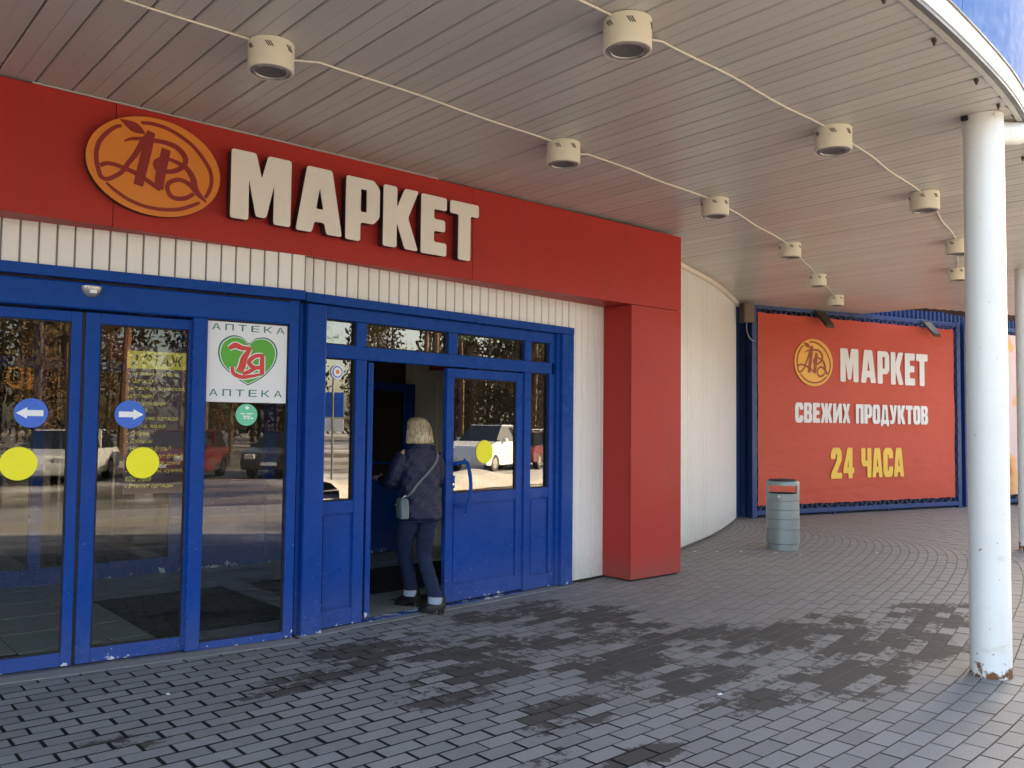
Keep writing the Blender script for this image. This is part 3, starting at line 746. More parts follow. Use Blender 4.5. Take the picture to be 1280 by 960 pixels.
for k, u0, u1, z0, z1, lab in LET:
    q = 0.984; x0, x1 = (u0 + 1) * q, (u1 + 1) * q; a, b = 1.6 + (z0 - 1.6) * q, 1.6 + (z1 - 1.6) * q
    e = thing('sign_letter', lab, 'letter', (x0, FY, a), 0, 'raised letters of the fascia sign')
    f = obj('letter_face', glyph('letter_face', k, x1 - x0, b - a, 0.022, 0.008, ['letter_cream']), e, loc=(0, -0.096, 0))
    s = obj('letter_return', glyph('letter_return', k, x1 - x0 - .006, b - a - .006, 0.020, 0.066, ['letter_side']), e, loc=(0.003, -0.0585, 0.003))
    for (px, pz) in ((0.2, 0.15), (0.2, 0.85)) if k != 't' else ((0.5, 0.15), (0.5, 0.9)):
        MB().tube([((x1 - x0) * px, -0.03, (b - a) * pz), ((x1 - x0) * px, 0.0, (b - a) * pz)], 0.008, 8).build('stand_off', 'letter_side', e)

# ------------------------------------------------------------------ siding
sdg = thing('siding_wall', 'cream ribbed siding above and beside the blue doors', 'wall', (3.2, 6.1, 0))
def board(h): return MB().prism([(-.0475, 0), (.0475, 0), (.0475, h), (-.0475, h)], -0.013, 0.0)
def board_mesh(h):
    mb = MB()
    prof = [(-.0485, .012), (-.046, 0.0), (-.0425, -.004), (.0425, -.004), (.046, 0), (.0485, .012)]
    lo = [(a, b, 0) for a, b in prof]; hi = [(a, b, h) for a, b in prof]
    n = len(prof); mb.add(lo + hi, [(i, i + 1, i + 1 + n, i + n) for i in range(n - 1)] + [tuple(range(n)), tuple(range(n, 2 * n))])
    return mb.mesh('siding_board', 'siding')
def siding(orig, rz, u0, u1, z0, z1, yoff=0.0, pitch=0.105):
    c, s = math.cos(rz), math.sin(rz); m = board_mesh(z1 - z0); u = u0 + pitch / 2
    while u < u1 - pitch * 0.4:
        x, y = orig[0] + c * u - s * yoff, orig[1] + s * u + c * yoff
        obj('siding_board', m, sdg, loc=rel(sdg, (x, y, z0)), rot=(0, 0, rz)); u += pitch
    mb = MB().box(u0, u1, 0.006, 0.03, z0 - .0, z1)
    o = mb.build('backing_sheet', 'edge_grey', sdg); o.location = rel(sdg, (orig[0] - s * yoff, orig[1] + c * yoff, 0)); o.rotation_euler = (0, 0, rz)
siding(SO, SR, -2.6, 1.92, 2.588, 2.90, 0.01)
siding(WO, WR, -0.19, 2.960, 2.588, 2.90, 0.01)
siding(WO, WR, 2.965, 3.56, 0.02, 2.90, 0.01, 0.0991)
# curved wall
cw = thing('curved_wall', 'tall white ribbed wall curving away behind the red pillar', 'wall', (10, 7.6, 0))
wp = smooth_path([(a, b) for a, b in WALL], 14)
acc = [0]
for a, b in zip(wp, wp[1:]): acc.append(acc[-1] + math.hypot(b[0] - a[0], b[1] - a[1]))
def at_wall(s):
    for i in range(len(wp) - 1):
        if s <= acc[i + 1]:
            f = (s - acc[i]) / max(1e-9, acc[i + 1] - acc[i]); a, b = wp[i], wp[i + 1]; return a[0] + (b[0] - a[0]) * f, a[1] + (b[1] - a[1]) * f, math.atan2(b[1] - a[1], b[0] - a[0])
    return wp[-1][0], wp[-1][1], math.atan2(wp[-1][1] - wp[-2][1], wp[-1][0] - wp[-2][0])
s = 0.0; lo, hi, lo2, hi2 = [], [], [], []
while s < acc[-1]:
    for ds, off in ((0, .022), (.014, .022), (.019, -.004), (.090, -.004), (.095, .022)):
        x, y, h = at_wall(min(s + ds, acc[-1])); nx, ny = -math.sin(h), math.cos(h)
        p = (x + nx * off, y + ny * off); lo.append(rel(cw, (*p, 0.02 + (0.018 if off < 0 else 0)))); hi.append(rel(cw, (*p, ceil_z(x) + 0.02)))
    s += 0.1
MB().loft([lo, hi], caps=False, closed=False).build('ribbed_sheet', 'siding', cw)
back = [(at_wall(acc[-1] * i / 30)) for i in range(31)]
MB().loft([[rel(cw, (x - math.sin(h) * o, y + math.cos(h) * o, z)) for x, y, h in back] for o, z in ((.03, 0.0), (.03, 3.8), (.12, 3.8), (.12, 0.0))], caps=False, closed=False).build('wall_core', 'edge_grey', cw)
MB().tube([rel(cw, (x + math.sin(h) * .03, y - math.cos(h) * .03, ceil_z(x) - 0.03)) for x, y, h in back], 0.04, 10).build('top_moulding', 'cream_paint', cw, smooth=True)

# ------------------------------------------------------------------ sliding entrance
se = thing('sliding_entrance', 'blue sliding door surround with header, sensor and fixed glass side pane', 'door frame', (SO[0], SO[1], 0), SR)
def part(root, name, mat, x0, x1, y0, y1, z0, z1, bev=0.004, label=None):
    return B(x0, x1, y0, y1, z0, z1, bev).build(name, mat, root, label=label, smooth=False)
part(se, 'header_flashing', 'door_blue', -2.6, 1.895, -0.062, 0.02, 2.515, 2.586)
part(se, 'header_box', 'door_blue', -2.6, 1.80, -0.02, 0.14, 2.325, 2.500, 0.012)
part(se, 'header_shadow_gap', 'dark_gap', -2.6, 1.86, 0.0, 0.12, 2.500, 2.515, 0)
part(se, 'jamb_post', 'door_blue', 1.102, 1.195, -0.018, 0.09, 0.012, 2.325)
part(se, 'side_stile', 'door_blue', 1.797, 1.868, -0.01, 0.07, 0.012, 2.51)
part(se, 'bottom_rail', 'door_blue', 1.195, 1.797, -0.008, 0.06, 0.008, 0.060)
part(se, 'fixed_pane', 'glass', 1.190, 1.800, 0.026, 0.032, 0.055, 2.33, 0)
part(se, 'threshold', 'edge_grey', -2.6, 1.10, -0.015, 0.16, -0.011, 0.006, 0)
mb = MB(); rings = []
for k in range(9):
    a = math.pi * k / 8
    rings.append([(0.441 - 0.064 * math.cos(a), -0.022 - 0.055 * math.sin(a) * math.cos(b), 2.474 - 0.072 * math.sin(a) * math.sin(b)) for b in [math.pi / 2 * j / 6 for j in range(7)]])
mb.loft(rings, caps=False, closed=False)
top = [(0.441 - 0.064 * math.cos(math.pi * k / 8), -0.022 - 0.055 * math.sin(math.pi * k / 8), 2.474) for k in range(9)]
mb.add(top, [tuple(range(9))])
ms = mb.build('motion_sensor', 'sensor_silver', se, smooth=True)
MB().box(0.425, 0.465, -0.086, -0.055, 2.425, 2.448, .003).build('sensor_window', 'sticker_white', ms)
# pharmacy poster
px0, px1, pz0, pz1 = 1.19, 1.795, 1.738, 2.322
po = B(px0, px1, 0.018, 0.021, pz0, pz1).build('pharmacy_poster', 'white_paper', se, label='white poster with green heart and teal lettering')
def PN(x, y): return (px0 + (x - 70) / 415 * (px1 - px0), pz0 + (570 - y) / 405 * (pz1 - pz0))
for xa, za, zb in ((100, 212, 180), (94, 540, 506)):
    for i, ch in enumerate('АПТЕКА'):
        obj('poster_letter', text_mesh('poster_letter', ch, (PN(xa + i * 64.5, 0)[0], PN(xa + i * 64.5 + 42, 0)[0], PN(0, za)[1], PN(0, zb)[1]), 'teal_print', 0.006), po, loc=(0, 0.0168, 0))
HP = [(283, 482), (215, 440), (155, 385), (135, 325), (150, 270), (200, 238), (250, 245), (284, 272), (320, 245), (375, 240), (415, 270), (428, 320), (410, 378), (355, 440)]
def heart(scale, dz):
    pts = smooth_path([(*PN(283 + (x - 283) * scale, 360 + (y - 360) * scale), 0) for x, y in HP + HP[:1]], 4)
    return [(p[0], p[1] + dz) for p in pts[:-1]]
for sc, mt, yy in ((1.02, 'teal_print', 0.0172), (.965, 'white_paper', 0.0166), (.935, 'green_print', 0.0160)):
    obj('poster_heart', poly_mesh('poster_heart', [heart(sc, 0)], 0.0003, [mt]), po, loc=(0, yy, 0))
mk = [[(185, 302, 9), (215, 285, 14), (250, 296, 12), (292, 296, 8)], [(292, 296, 8), (262, 345, 16), (252, 385, 18), (240, 412, 16)], [(203, 392, 8), (210, 425, 10), (250, 442, 10), (300, 436, 8), (345, 425, 6)], [(352, 330, 11), (352, 380, 12), (352, 425, 12)], [(356, 328, 8), (315, 335, 10), (285, 365, 11), (310, 392, 11), (350, 388, 9)], [(322, 392, 9), (285, 415, 10), (255, 425, 8)]]
for grow, mt, yy in ((0.0075, 'white_paper', 0.0154), (0.0, 'red_print', 0.0144)):
    mb = MB()
    for i, s in enumerate(mk): stroke(mb, [(*PN(a, b), c / 415 * 0.605) for a, b, c in s], yy - 0.0001 * i, grow)
    mb.build('poster_numeral', mt, po)
gs = disc(MB(), 1.497, 1.649, .079, .079, 0.019, 0.0215).build('round_sticker', 'mint_print', se, label='small mint green round sticker under the poster')
for (a, b, c, d) in ((-.045, -.012, .004, .012), (.0, .045, .004, .012), (-.025, .03, -.014, -.007), (-.02, -.004, -.030, -.020), (.006, .022, -.030, -.020), (.032, .046, -.030, -.020)): MB().box(1.497 + a, 1.497 + b, .0178, .0188, 1.649 + c, 1.649 + d).build('sticker_print', 'sticker_white', gs)
disc(MB(), 1.50, 1.70, .014, .012, .0178, .0188, 16).build('sticker_print', 'sticker_white', gs)
def gasket(e, x0, x1, y0, y1, z0, z1, w=.009):
    def rc(q, y): return [(x0 + q, y, z0 + q), (x1 - q, y, z0 + q), (x1 - q, y, z1 - q), (x0 + q, y, z1 - q)]
    MB().loft([rc(0, y0), rc(w, y0), rc(w, y1), rc(0, y1), rc(0, y0)], caps=False).build('gasket', 'black_rubber', e)
gasket(se, 1.196, 1.796, 0.014, 0.034, 0.061, 2.324)
def leaf(label, u0, u1, stL, stR, zb, zt):
    e = thing('sliding_door', label, 'door', (SO[0] + math.cos(SR) * u0, SO[1] + math.sin(SR) * u0, 0), SR, 'sliding glass doors')
    wd = u1 - u0
    part(e, 'stile', 'door_blue', 0, stL, 0.04, 0.085, 0.012, 2.312)
    part(e, 'stile', 'door_blue', wd - stR, wd, 0.04, 0.085, 0.012, 2.312)
    part(e, 'rail', 'door_blue', stL, wd - stR, 0.042, 0.083, 0.012, zb)
    part(e, 'rail', 'door_blue', stL, wd - stR, 0.042, 0.083, zt, 2.312)
    part(e, 'pane', 'glass', stL - .004, wd - stR + .004, 0.060, 0.066, zb - .004, zt + .004, 0)
    gasket(e, stL + .001, wd - stR - .001, .050, .070, zb + .001, zt - .001)
    return e
def sticker_arrow(e, u, z, sgn):
    a = disc(MB(), u, z, .097, .094, .0535, .0565).build('arrow_sticker', 'sticker_blue', e, label='blue round sticker with white arrow')
    pts = [(-.085, 0), (-.022, .036), (-.022, .019), (.07, .019), (.07, -.019), (-.022, -.019), (-.022, -.036)]
    obj('arrow', poly_mesh('arrow', [[(u + p * sgn, z + q) for p, q in pts]], 0.001, ['sticker_white']), a, loc=(0, .0522, 0))
def sticker_yellow(e, u, z, y=.0535, r=.106):
    disc(MB(), u, z, r, r, y, y + .003).build('yellow_sticker', 'sticker_yellow', e, label='plain yellow warning disc')
dl = leaf('blue framed sliding door with left-pointing arrow sticker at left edge', -0.72, 0.404, .07, .064, .10, 2.243)
sticker_arrow(dl, .125 + .72, 1.640, 1); sticker_yellow(dl, .065 + .72, 1.318)
dr = leaf('blue framed sliding door with right-pointing arrow sticker and yellow floor list', 0.424, 1.112, .090, .026, .105, 2.240)
sticker_arrow(dr, .715 - .424, 1.640, -1); sticker_yellow(dr, .806 - .424, 1.312)
part(se, 'seal_gap', 'black_rubber', 0.405, 0.423, 0.05, 0.08, 0.012, 2.312, 0)
# floor list poster inside the right leaf
o0 = -0.424
fl = B(.685 + o0, 1.084 + o0, .0675, .0700, 1.10, 2.11).build('floor_list_poster', 'poster_purple', dr, label='dark purple list poster with yellow lettering')
B(.690 + o0, 1.080 + o0, .0668, .0674, 1.955, 2.075).build('poster_heading_band', 'poster_yellow', fl)
obj('poster_heading', text_mesh('poster_heading', '2 ЭТАЖ', (.715 + o0, 1.055 + o0, 1.975, 2.055), 'poster_purple', .008, .2), fl, loc=(0, .0664, 0))
LIST = ['- Головные уборы', '- Одежда', '(женская, мужская,', 'детская)', '- Спортивная', 'одежда', '- Верхняя одежда', '- Меха, кожа', '- Обувь', '- Джинсы', '- Нижнее бельё', '- Постельное бельё', '- Товары для дома', '- Чемоданы, сумки,', 'кошельки', '- Ремонт одежды']
for i, tx in enumerate(LIST):
    zt = 1.938 - i * 0.0512
    obj('poster_line', text_mesh('poster_line', tx, (.700 + o0, .700 + o0 + min(.375, .0208 * len(tx)), zt - .036, zt), 'poster_yellow', .003, .25), fl, loc=(0, .0664, 0))

# ------------------------------------------------------------------ post and swing doors
pp = thing('door_post', 'wide blue post between the sliding and swing doors', 'post', (WO[0], WO[1], 0), WR)
part(pp, 'post_body', 'door_blue', -0.168, 0.004, -0.058, 0.10, 0.012, 2.505, 0.010)
part(pp, 'post_return', 'door_blue', -0.205, -0.170, -0.005, 0.09, 0.012, 2.505, 0.004)
part(pp, 'base_plate', 'door_blue', -0.172, 0.008, -0.061, 0.10, 0.004, 0.11, 0.004)
sf = thing('swing_door_frame', 'blue swing door surround with transom panes and narrow side panes', 'door frame', (WO[0], WO[1], 0), WR)
D = 'door_blue'
part(sf, 'header_flashing', D, -0.19, 2.962, -0.066, 0.02, 2.515, 2.586)
part(sf, 'head_rail', D, 0.008, 2.785, 0.0, 0.09, 2.41, 2.514)
part(sf, 'transom_rail', D, 0.008, 2.70, 0.002, 0.088, 2.106, 2.214)
for a, b, z0, z1 in ((0.006, .032, .012, 2.409), (.325, .426, .012, 2.409), (2.302, 2.392, .012, 2.409), (2.660, 2.786, .012, 2.409)):
    part(sf, 'mullion', D, a, b, -0.001, 0.09, z0, 2.106); part(sf, 'mullion', D, a, b, 0.0, 0.09, 2.213, z1)
part(sf, 'mullion', D, 1.314, 1.420, 0.0, 0.09, 2.213, 2.409)
part(sf, 'deep_jamb', D, 2.787, 2.960, -0.064, 0.12, 0.012, 2.514, 0.006)
part(sf, 'jamb_inset', D, 2.740, 2.788, -0.030, 0.03, 0.012, 2.512, 0.004)
for a, b in ((.030, .328), (.424, 1.316), (1.418, 2.304), (2.390, 2.662)):
    part(sf, 'transom_pane', 'glass_mirror', a, b, 0.040, 0.046, 2.210, 2.413, 0); gasket(sf, a + .003, b - .003, .026, .048, 2.215, 2.409)
for a, b in ((.030, .328), (2.390, 2.662)):
    part(sf, 'side_pane', 'glass_mirror', a, b, 0.040, 0.046, 0.984, 2.108, 0); gasket(sf, a + .003, b - .003, .026, .048, .986, 2.105)
    part(sf, 'side_rail', D, a + .002, b - .002, 0.004, 0.086, 0.885, 0.985)
    part(sf, 'side_panel', D, a + .022, b - .022, 0.012, 0.08, 0.155, 0.872, 0.003)
    part(sf, 'panel_backing', D, a + .002, b - .002, 0.022, 0.078, 0.13, 0.884, 0)
    part(sf, 'side_rail', D, a + .002, b - .002, 0.004, 0.086, 0.014, 0.140)
part(sf, 'door_sill', D, .426, 2.302, -0.012, 0.10, -0.011, 0.010, 0)
ds = disc(MB(), .168, 2.0, .058, .058, .032, .035).build('round_notice', 'sticker_white', sf, label='round white notice with blue ring')
disc(MB(), .168, 2.0, .047, .047, .0308, .0318).build('notice_ring', 'sticker_blue', ds); disc(MB(), .168, 2.0, .037, .037, .0296, .0306).build('notice_centre', 'sticker_white', ds)
disc(MB(), .168, 2.0, .017, .017, .0284, .0294).build('notice_mark', 'logo_orange', ds)
def swing(label, wd):
    e = thing('swing_door', label, 'door', (0, 0, 0), 0, 'blue swing doors')
    part(e, 'stile', D, 0, .084, 0, .05, .030, 2.094); part(e, 'stile', D, wd - .094, wd, 0, .05, .030, 2.094)
    part(e, 'rail', D, .084, wd - .094, .001, .049, 2.012, 2.094); part(e, 'rail', D, .084, wd - .094, .001, .049, .885, .983)
    part(e, 'rail', D, .084, wd - .094, .001, .049, .030, .170)
    part(e, 'panel', D, .104, wd - .114, .008, .042, .190, .865, .004); part(e, 'panel_backing', D, .084, wd - .094, .016, .036, .168, .887, 0)
    part(e, 'pane', 'glass_mirror' , .080, wd - .090, .022, .028, .979, 2.016, 0)
    gasket(e, .085, wd - .095, .010, .032, .984, 2.011)
    for z in (.35, 1.85): MB().tube([(wd + .004, -.006, z - .05), (wd + .004, -.006, z + .05)], .011, 10).build('hinge', D, e, smooth=True)
    return e
def handle(e, u, sgn=-1):
    z0, z1 = .80, 1.285
    pts = [(u - .06, 0.0, 1.245), (u - .05, -.035, 1.250), (u - .005, -.075, 1.262), (u + .018, -.092, 1.245), (u + .036, -.1, 1.17), (u + .047, -.104, 1.07), (u + .046, -.104, .99), (u + .034, -.1, .90), (u + .012, -.092, .82), (u - .002, -.088, .795)]
    h = MB().tube(smooth_path(pts, 4), .017, 12).build('handle', D, e, smooth=True)
    MB().tube([(u - .055, 0, .872), (u - .03, -.045, .872), (u + .024, -.095, .868)], .010, 10).build('handle_arm', D, h, smooth=True)
    MB().tube([(u + .030, -.098, .89), (u + .012, -.092, .82), (u - .003, -.088, .792)], .0135, 10).build('handle_wear', 'chrome', h, smooth=True)
    MB().tube([(u - .005, -.08, 1.262), (u - .010, -.082, 1.292)], .011, 10).build('handle_tip', D, h, smooth=True)
    MB().box(u - .088, u - .052, -.004, .001, 1.03, 1.14, .002).build('lock_plate', D, e); MB().tube([(u - .07, -.004, 1.065), (u - .07, -.008, 1.065)], .009, 12).build('lock_cylinder', 'chrome', e)
c_, s_ = math.cos(WR), math.sin(WR)
def wpt(u, y=0): return (WO[0] + c_ * u - s_ * y, WO[1] + s_ * u + c_ * y, 0)
d1 = swing('closed blue swing door with curved handle and yellow disc on its pane', .984)
d1.location = wpt(1.318, .018); d1.rotation_euler = (0, 0, WR); handle(d1, .155); sticker_yellow(d1, .486, 1.345, .0175, .107)
d2 = swing('blue swing door standing open inward, seen edge-on beside the woman', .86)
d2.location = wpt(.515, .022); d2.rotation_euler = (0, 0, WR + R(88))

# ------------------------------------------------------------------ vestibule behind the doors
vf = struct(B(-1.6, 7.3, 5.9, 9.9, -0.10, -0.014).build('vestibule_floor', 'floor_slab'))
tm = B(-.296, .296, -.296, .296, -.012, -.002, .002).mesh('floor_tile', 'tile_grey')
for i in range(14):
    for j in range(6):
        x, y = -1.3 + i * .6, 6.46 + j * .6
        if inside_building(x, y - .32) and y < 9.6: obj('floor_tile', tm, vf, loc=(x, y, 0))
vm = thing('vestibule', 'dark entrance lobby seen through the door glass', 'lobby', (3, 9.4, 0))
def vp(name, mat, x0, x1, y0, y1, z0, z1, bev=0.0, parent=None): return B(x0 - 3, x1 - 3, y0 - 9.4, y1 - 9.4, z0, z1, bev).build(name, mat, parent or vm)
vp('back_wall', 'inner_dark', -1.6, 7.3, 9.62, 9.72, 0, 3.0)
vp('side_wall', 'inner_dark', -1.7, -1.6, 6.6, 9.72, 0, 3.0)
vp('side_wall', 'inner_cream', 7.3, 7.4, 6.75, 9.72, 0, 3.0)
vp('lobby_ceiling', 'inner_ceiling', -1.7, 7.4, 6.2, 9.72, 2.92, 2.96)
vp('kick_panel', D, -1.6, 3.4, 9.36, 9.42, 0.0, 0.16)
vp('kick_panel', D, 3.4, 5.5, 9.36, 9.42, 0.0, 0.95)
for a in (-.6, .75, 2.05, 3.38, 4.45, 5.5): vp('partition_post', D, a - .05, a + .05, 9.34, 9.44, 0, 2.9)
vp('partition_rail', D, -1.6, 5.5, 9.35, 9.43, 2.1, 2.2)
for a, b in ((-.55, .70), (.80, 2.0), (2.10, 3.33)): vp('partition_pane', 'inner_glass', a, b, 9.385, 9.391, .16, 2.1)
vp('wood_counter', 'inner_wood', 1.0, 1.9, 9.48, 9.60, 0.1, 0.9)
vp('wood_counter', 'inner_wood', 2.3, 3.2, 9.48, 9.60, 0.1, 1.4)
gw = obj('lit_sign', text_mesh('lit_sign', 'СЫ', (1.80 - 3, 2.16 - 3, 1.90, 2.13), 'sign_glow', .02), vm, loc=(0, .19, 0))
vp('pink_notice', 'inner_red', 2.72, 3.0, 9.58, 9.60, 1.5, 2.5)
# right hand side: inner blue door, cream wall, door frame
vp('inner_wall', 'inner_cream', 6.35, 7.3, 9.30, 9.45, 0, 2.92)
vp('inner_frame', 'cream_paint', 6.75, 6.83, 9.27, 9.30, 0, 2.15); vp('inner_frame', 'cream_paint', 6.83, 7.28, 9.27, 9.30, 2.07, 2.15)
vp('inner_doorway', 'inner_dark', 6.83, 7.28, 9.285, 9.299, 0, 2.07)
vp('red_plate', 'inner_red', 6.6, 7.2, 9.26, 9.295, 2.3, 2.75)
vp('skirting', 'cream_paint', 6.36, 6.74, 9.27, 9.30, 0, .12)
idr = thing('inner_door', 'blue inner lobby door with beige pane behind the open doorway', 'door', (5.55, 9.1, 0), R(8))
for nm, a, b, z0, z1, mt in (('stile', 0, .1, .02, 2.1, D), ('stile', .62, .80, .02, 2.1, D), ('rail', .1, .62, 2.0, 2.1, D), ('rail', .1, .62, .02, .95, D)): part(idr, nm, mt, a, b, 0, .05, z0, z1)
part(idr, 'pane', 'inner_glass', .1, .62, .02, .026, .95, 2.0, 0); part(idr, 'pane_blind', 'inner_cream', .1, .62, .06, .07, .95, 2.0, 0)
MB().tube([(.12, 0, 1.12), (.12, -.06, 1.12), (.55, -.06, 1.10), (.55, 0, 1.10)], .014, 8).build('push_bar', D, idr, smooth=True)
for lab, x0, x1, y0, y1 in (('black rubber mat behind the sliding doors', 2.28, 3.45, 6.6, 8.25), ('black rubber mat inside the open swing door', 3.7, 6.3, 7.05, 8.25)):
    tag(B(x0, x1, y0, y1, -.004, .006, .003).build('door_mat', 'mat_black'), lab, 'mat', 'lobby door mats')

mbd = thing('unseen_building', 'unseen store building mass added behind canopy and lobby to block sun', 'building', (3, 12, 0))  # unseen building bulk, added to stop sun leaking in from behind
def mprism(poly, z0, z1, name):
    n = len(poly); lo = [rel(mbd, (x, y, z0)) for x, y in poly]; hi = [rel(mbd, (x, y, z1)) for x, y in poly]
    MB().add(lo + hi, [tuple(reversed(range(n))), tuple(range(n, 2 * n))] + [(i, (i + 1) % n, (i + 1) % n + n, i + n) for i in range(n)]).build(name, 'blue_wall', mbd)
mprism([(-9, 6.45), (7.45, 6.78), (7.45, 17), (-9, 17)], 3.02, 5.2, 'upper_block')
mprism([(-9, 9.75), (7.45, 9.75), (7.45, 17), (-9, 17)], 0.0, 3.01, 'lower_block')
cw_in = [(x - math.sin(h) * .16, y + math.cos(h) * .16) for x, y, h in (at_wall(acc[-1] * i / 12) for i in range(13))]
mprism([(7.46, 6.80)] + cw_in[1:] + [(12.62, 9.30), (25, 6.45), (25, 17), (7.46, 17)], 0.0, 5.1, 'side_block')
# ------------------------------------------------------------------ billboards
BM = 'frame_blue'
def bframe(label, u0, u1, banner_mat):
    c, s = math.cos(BR), math.sin(BR)
    e = thing('billboard', label, 'billboard', (BO[0] + c * u0, BO[1] + s * u0, 0), BR, 'framed banners on the blue wall')
    wd = u1 - u0
    for a in (0, wd - .11): part(e, 'frame_post', BM, a, a + .11, -.09, .02, 0.0, 3.80, .006)
    for a in (wd * .36, wd * .62): part(e, 'frame_foot', BM, a, a + .05, -.05, .0, 0.0, .045, 0)
    part(e, 'frame_beam', BM, .11, wd - .11, -.085, .0, .045, .125, .006); part(e, 'frame_beam', BM, .11, wd - .11, -.085, .0, 3.715, 3.79, .006)
    a0, a1, z0, z1 = .165, wd - .165, .205, 3.655
    mb = MB(); N, Mz = 48, 30; rings = []
    for j in range(Mz + 1):
        z = z0 + (z1 - z0) * j / Mz; ring = []
        for i in range(N + 1):
            q = i / N; u = a0 + (a1 - a0) * q
            sc = 0.012 * abs(math.sin(q * math.pi * 9)) if j in (0, Mz) else 0
            ring.append((u, -.055 - 0.009 * math.sin(q * 7 + j * .5) * math.sin(j / Mz * math.pi) + .004 * math.sin(q * 31 + j * .8) * (1 - math.sin(j / Mz * math.pi)) * (0 < j < Mz), z + (sc if j == 0 else -sc)))
        rings.append(ring)
    mb.loft(rings, caps=False, closed=False); bn = mb.build('banner', banner_mat, e, smooth=True)
    # lacing
    mb = MB(); k = 0; n = 44
    for (pa, pb, nn) in (((a0, z0), (a1, z0), 44), ((a0, z1), (a1, z1), 44)):
        sg = -1 if pa[1] < 1 else 1; P = []
        for i in range(nn + 1): P.append((pa[0] + (pb[0] - pa[0]) * i / nn, -.075 if i % 2 else -.095, pa[1] + (0.02 * -sg if i % 2 else sg * .075)))
        mb.tube(P, .0022, 4, False)
    for (uu, sg) in ((a0, -1), (a1, 1)):
        P = [(uu + (sg * .065 if i % 2 == 0 else -sg * .01), -.095 if i % 2 == 0 else -.07, z0 + (z1 - z0) * i / 28) for i in range(29)]
        mb.tube(P, .0022, 4, False)
    mb.build('lacing', 'rope_white', e)
    return e, bn
bb, bn = bframe('red framed banner advertising the market around the clock', -0.15, 5.50, 'banner_red')
b2, bn2 = bframe('fruit-coloured framed banner half hidden behind the white column', 5.62, 11.4, 'banner_fruit')
ub = 0.15
disc(MB(), 1.365 + ub, 2.802, .487, .437, -.070, -.068, 48).build('printed_logo', 'print_orange', bn)
emblem(bn, 'print_red_dark', 1.365 + ub, 2.802, .487, .437, -.0712, 1.1)
mw = [(2.050, 2.535), (2.60, 3.01), (3.055, 3.39), (3.43, 3.79), (3.835, 4.13), (4.165, 4.512)]
for (a, b), k, z0, z1 in zip(mw, 'markет'.replace('е', 'e').replace('т', 't'), (2.472, 2.47, 2.465, 2.46, 2.458, 2.455), (3.106, 3.104, 3.10, 3.098, 3.096, 3.096)):
    obj('printed_letter', glyph('printed_letter', k, b - a, z1 - z0, .03, .001, ['print_white']), bn, loc=(a + ub, -.0695, z0))
def printed(seq, u0, u1, z0, z1, mat, name, gap=.05):
    W_ = {'zh': 1.5, 'i': 1.12, 'd': 1.1, 'm': 1.4, 'u': 1.0, 'e': .86, 't': .95, 'a': 1.05, 'k': 1.05}
    ws = [W_.get(k, 1.0) for k in seq]; unit = (u1 - u0) / (sum(ws) + gap * 1.6 * (len(seq) - 1)); u = u0 + ub
    for k, w_ in zip(seq, ws):
        obj(name, glyph(name, k, w_ * unit, z1 - z0, .022, .001, [mat]), bn, loc=(u, -.0695, z0)); u += (w_ + gap * 1.6) * unit
printed(['s', 'v', 'e', 'zh', 'i', 'h'], .89, 2.305, 1.690, 2.058, 'print_white', 'printed_letter')
printed(['p', 'r', 'o', 'd', 'u', 'k', 't', 'o', 'v'], 2.455, 4.505, 1.686, 2.056, 'print_white', 'printed_letter')
printed(['two', 'four'], 1.79, 2.40, .652, 1.228, 'print_yellow', 'printed_numeral', .08)
printed(['ch', 'a', 's', 'a'], 2.592, 3.78, .658, 1.221, 'print_yellow', 'printed_letter')
# blue ribbed wall behind
bw = thing('blue_wall', 'dark blue corrugated wall behind the framed banners', 'wall', (BO[0], BO[1], 0), BR)
prof = []; u = -.62
while u < 12:
    prof += [(u, .20), (u + .05, .20), (u + .065, .16), (u + .115, .16), (u + .13, .20)]; u += .13
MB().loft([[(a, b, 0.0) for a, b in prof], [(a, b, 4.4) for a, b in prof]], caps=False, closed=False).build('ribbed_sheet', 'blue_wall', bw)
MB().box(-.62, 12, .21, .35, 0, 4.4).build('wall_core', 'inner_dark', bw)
part(bw, 'top_trim', 'cream_paint', -.60, 3.05, .0, .10, 3.735, 3.775, .006)
for i, (uu, lab) in enumerate(((1.50, 'brown angled floodlight bracket over the left of the red billboard'), (4.45, 'brown angled floodlight bracket over the right of the red billboard'))):
    c, s = math.cos(BR), math.sin(BR)
    e = thing('floodlight', lab, 'floodlight', (BO[0] + c * uu, BO[1] + s * uu, 3.76), BR, 'floodlights above the red billboard')
    def slab(y0, z0, y1, z1, hw0, hw1, th): return MB().add([(-hw0, y0, z0), (hw0, y0, z0), (hw0, y0, z0 - th), (-hw0, y0, z0 - th), (-hw1, y1, z1), (hw1, y1, z1), (hw1, y1, z1 - th), (-hw1, y1, z1 - th)], [(0, 1, 2, 3), (4, 7, 6, 5), (0, 4, 5, 1), (3, 2, 6, 7), (1, 5, 6, 2), (0, 3, 7, 4)])
    slab(.04, .06, -.12, .0, .15, .14, .05).build('arm', 'arm_brown', e)
    slab(-.11, .0, -.34, -.27, .12, .10, .06).build('lamp_head', 'arm_brown', e)
    slab(-.15, -.115, -.32, -.315, .09, .08, .006).build('lamp_glass', 'lamp_grey', e)
jb = thing('junction_box', 'small brown box with dangling cable at the corner by the billboard', 'box', (12.80, 8.60, 3.42), BR)
part(jb, 'box_body', 'box_brown', -.10, .10, -.06, .06, -.02, .30, .008); part(jb, 'box_lid', 'arm_brown', -.135, -.102, -.06, .06, -.04, .30, .004)
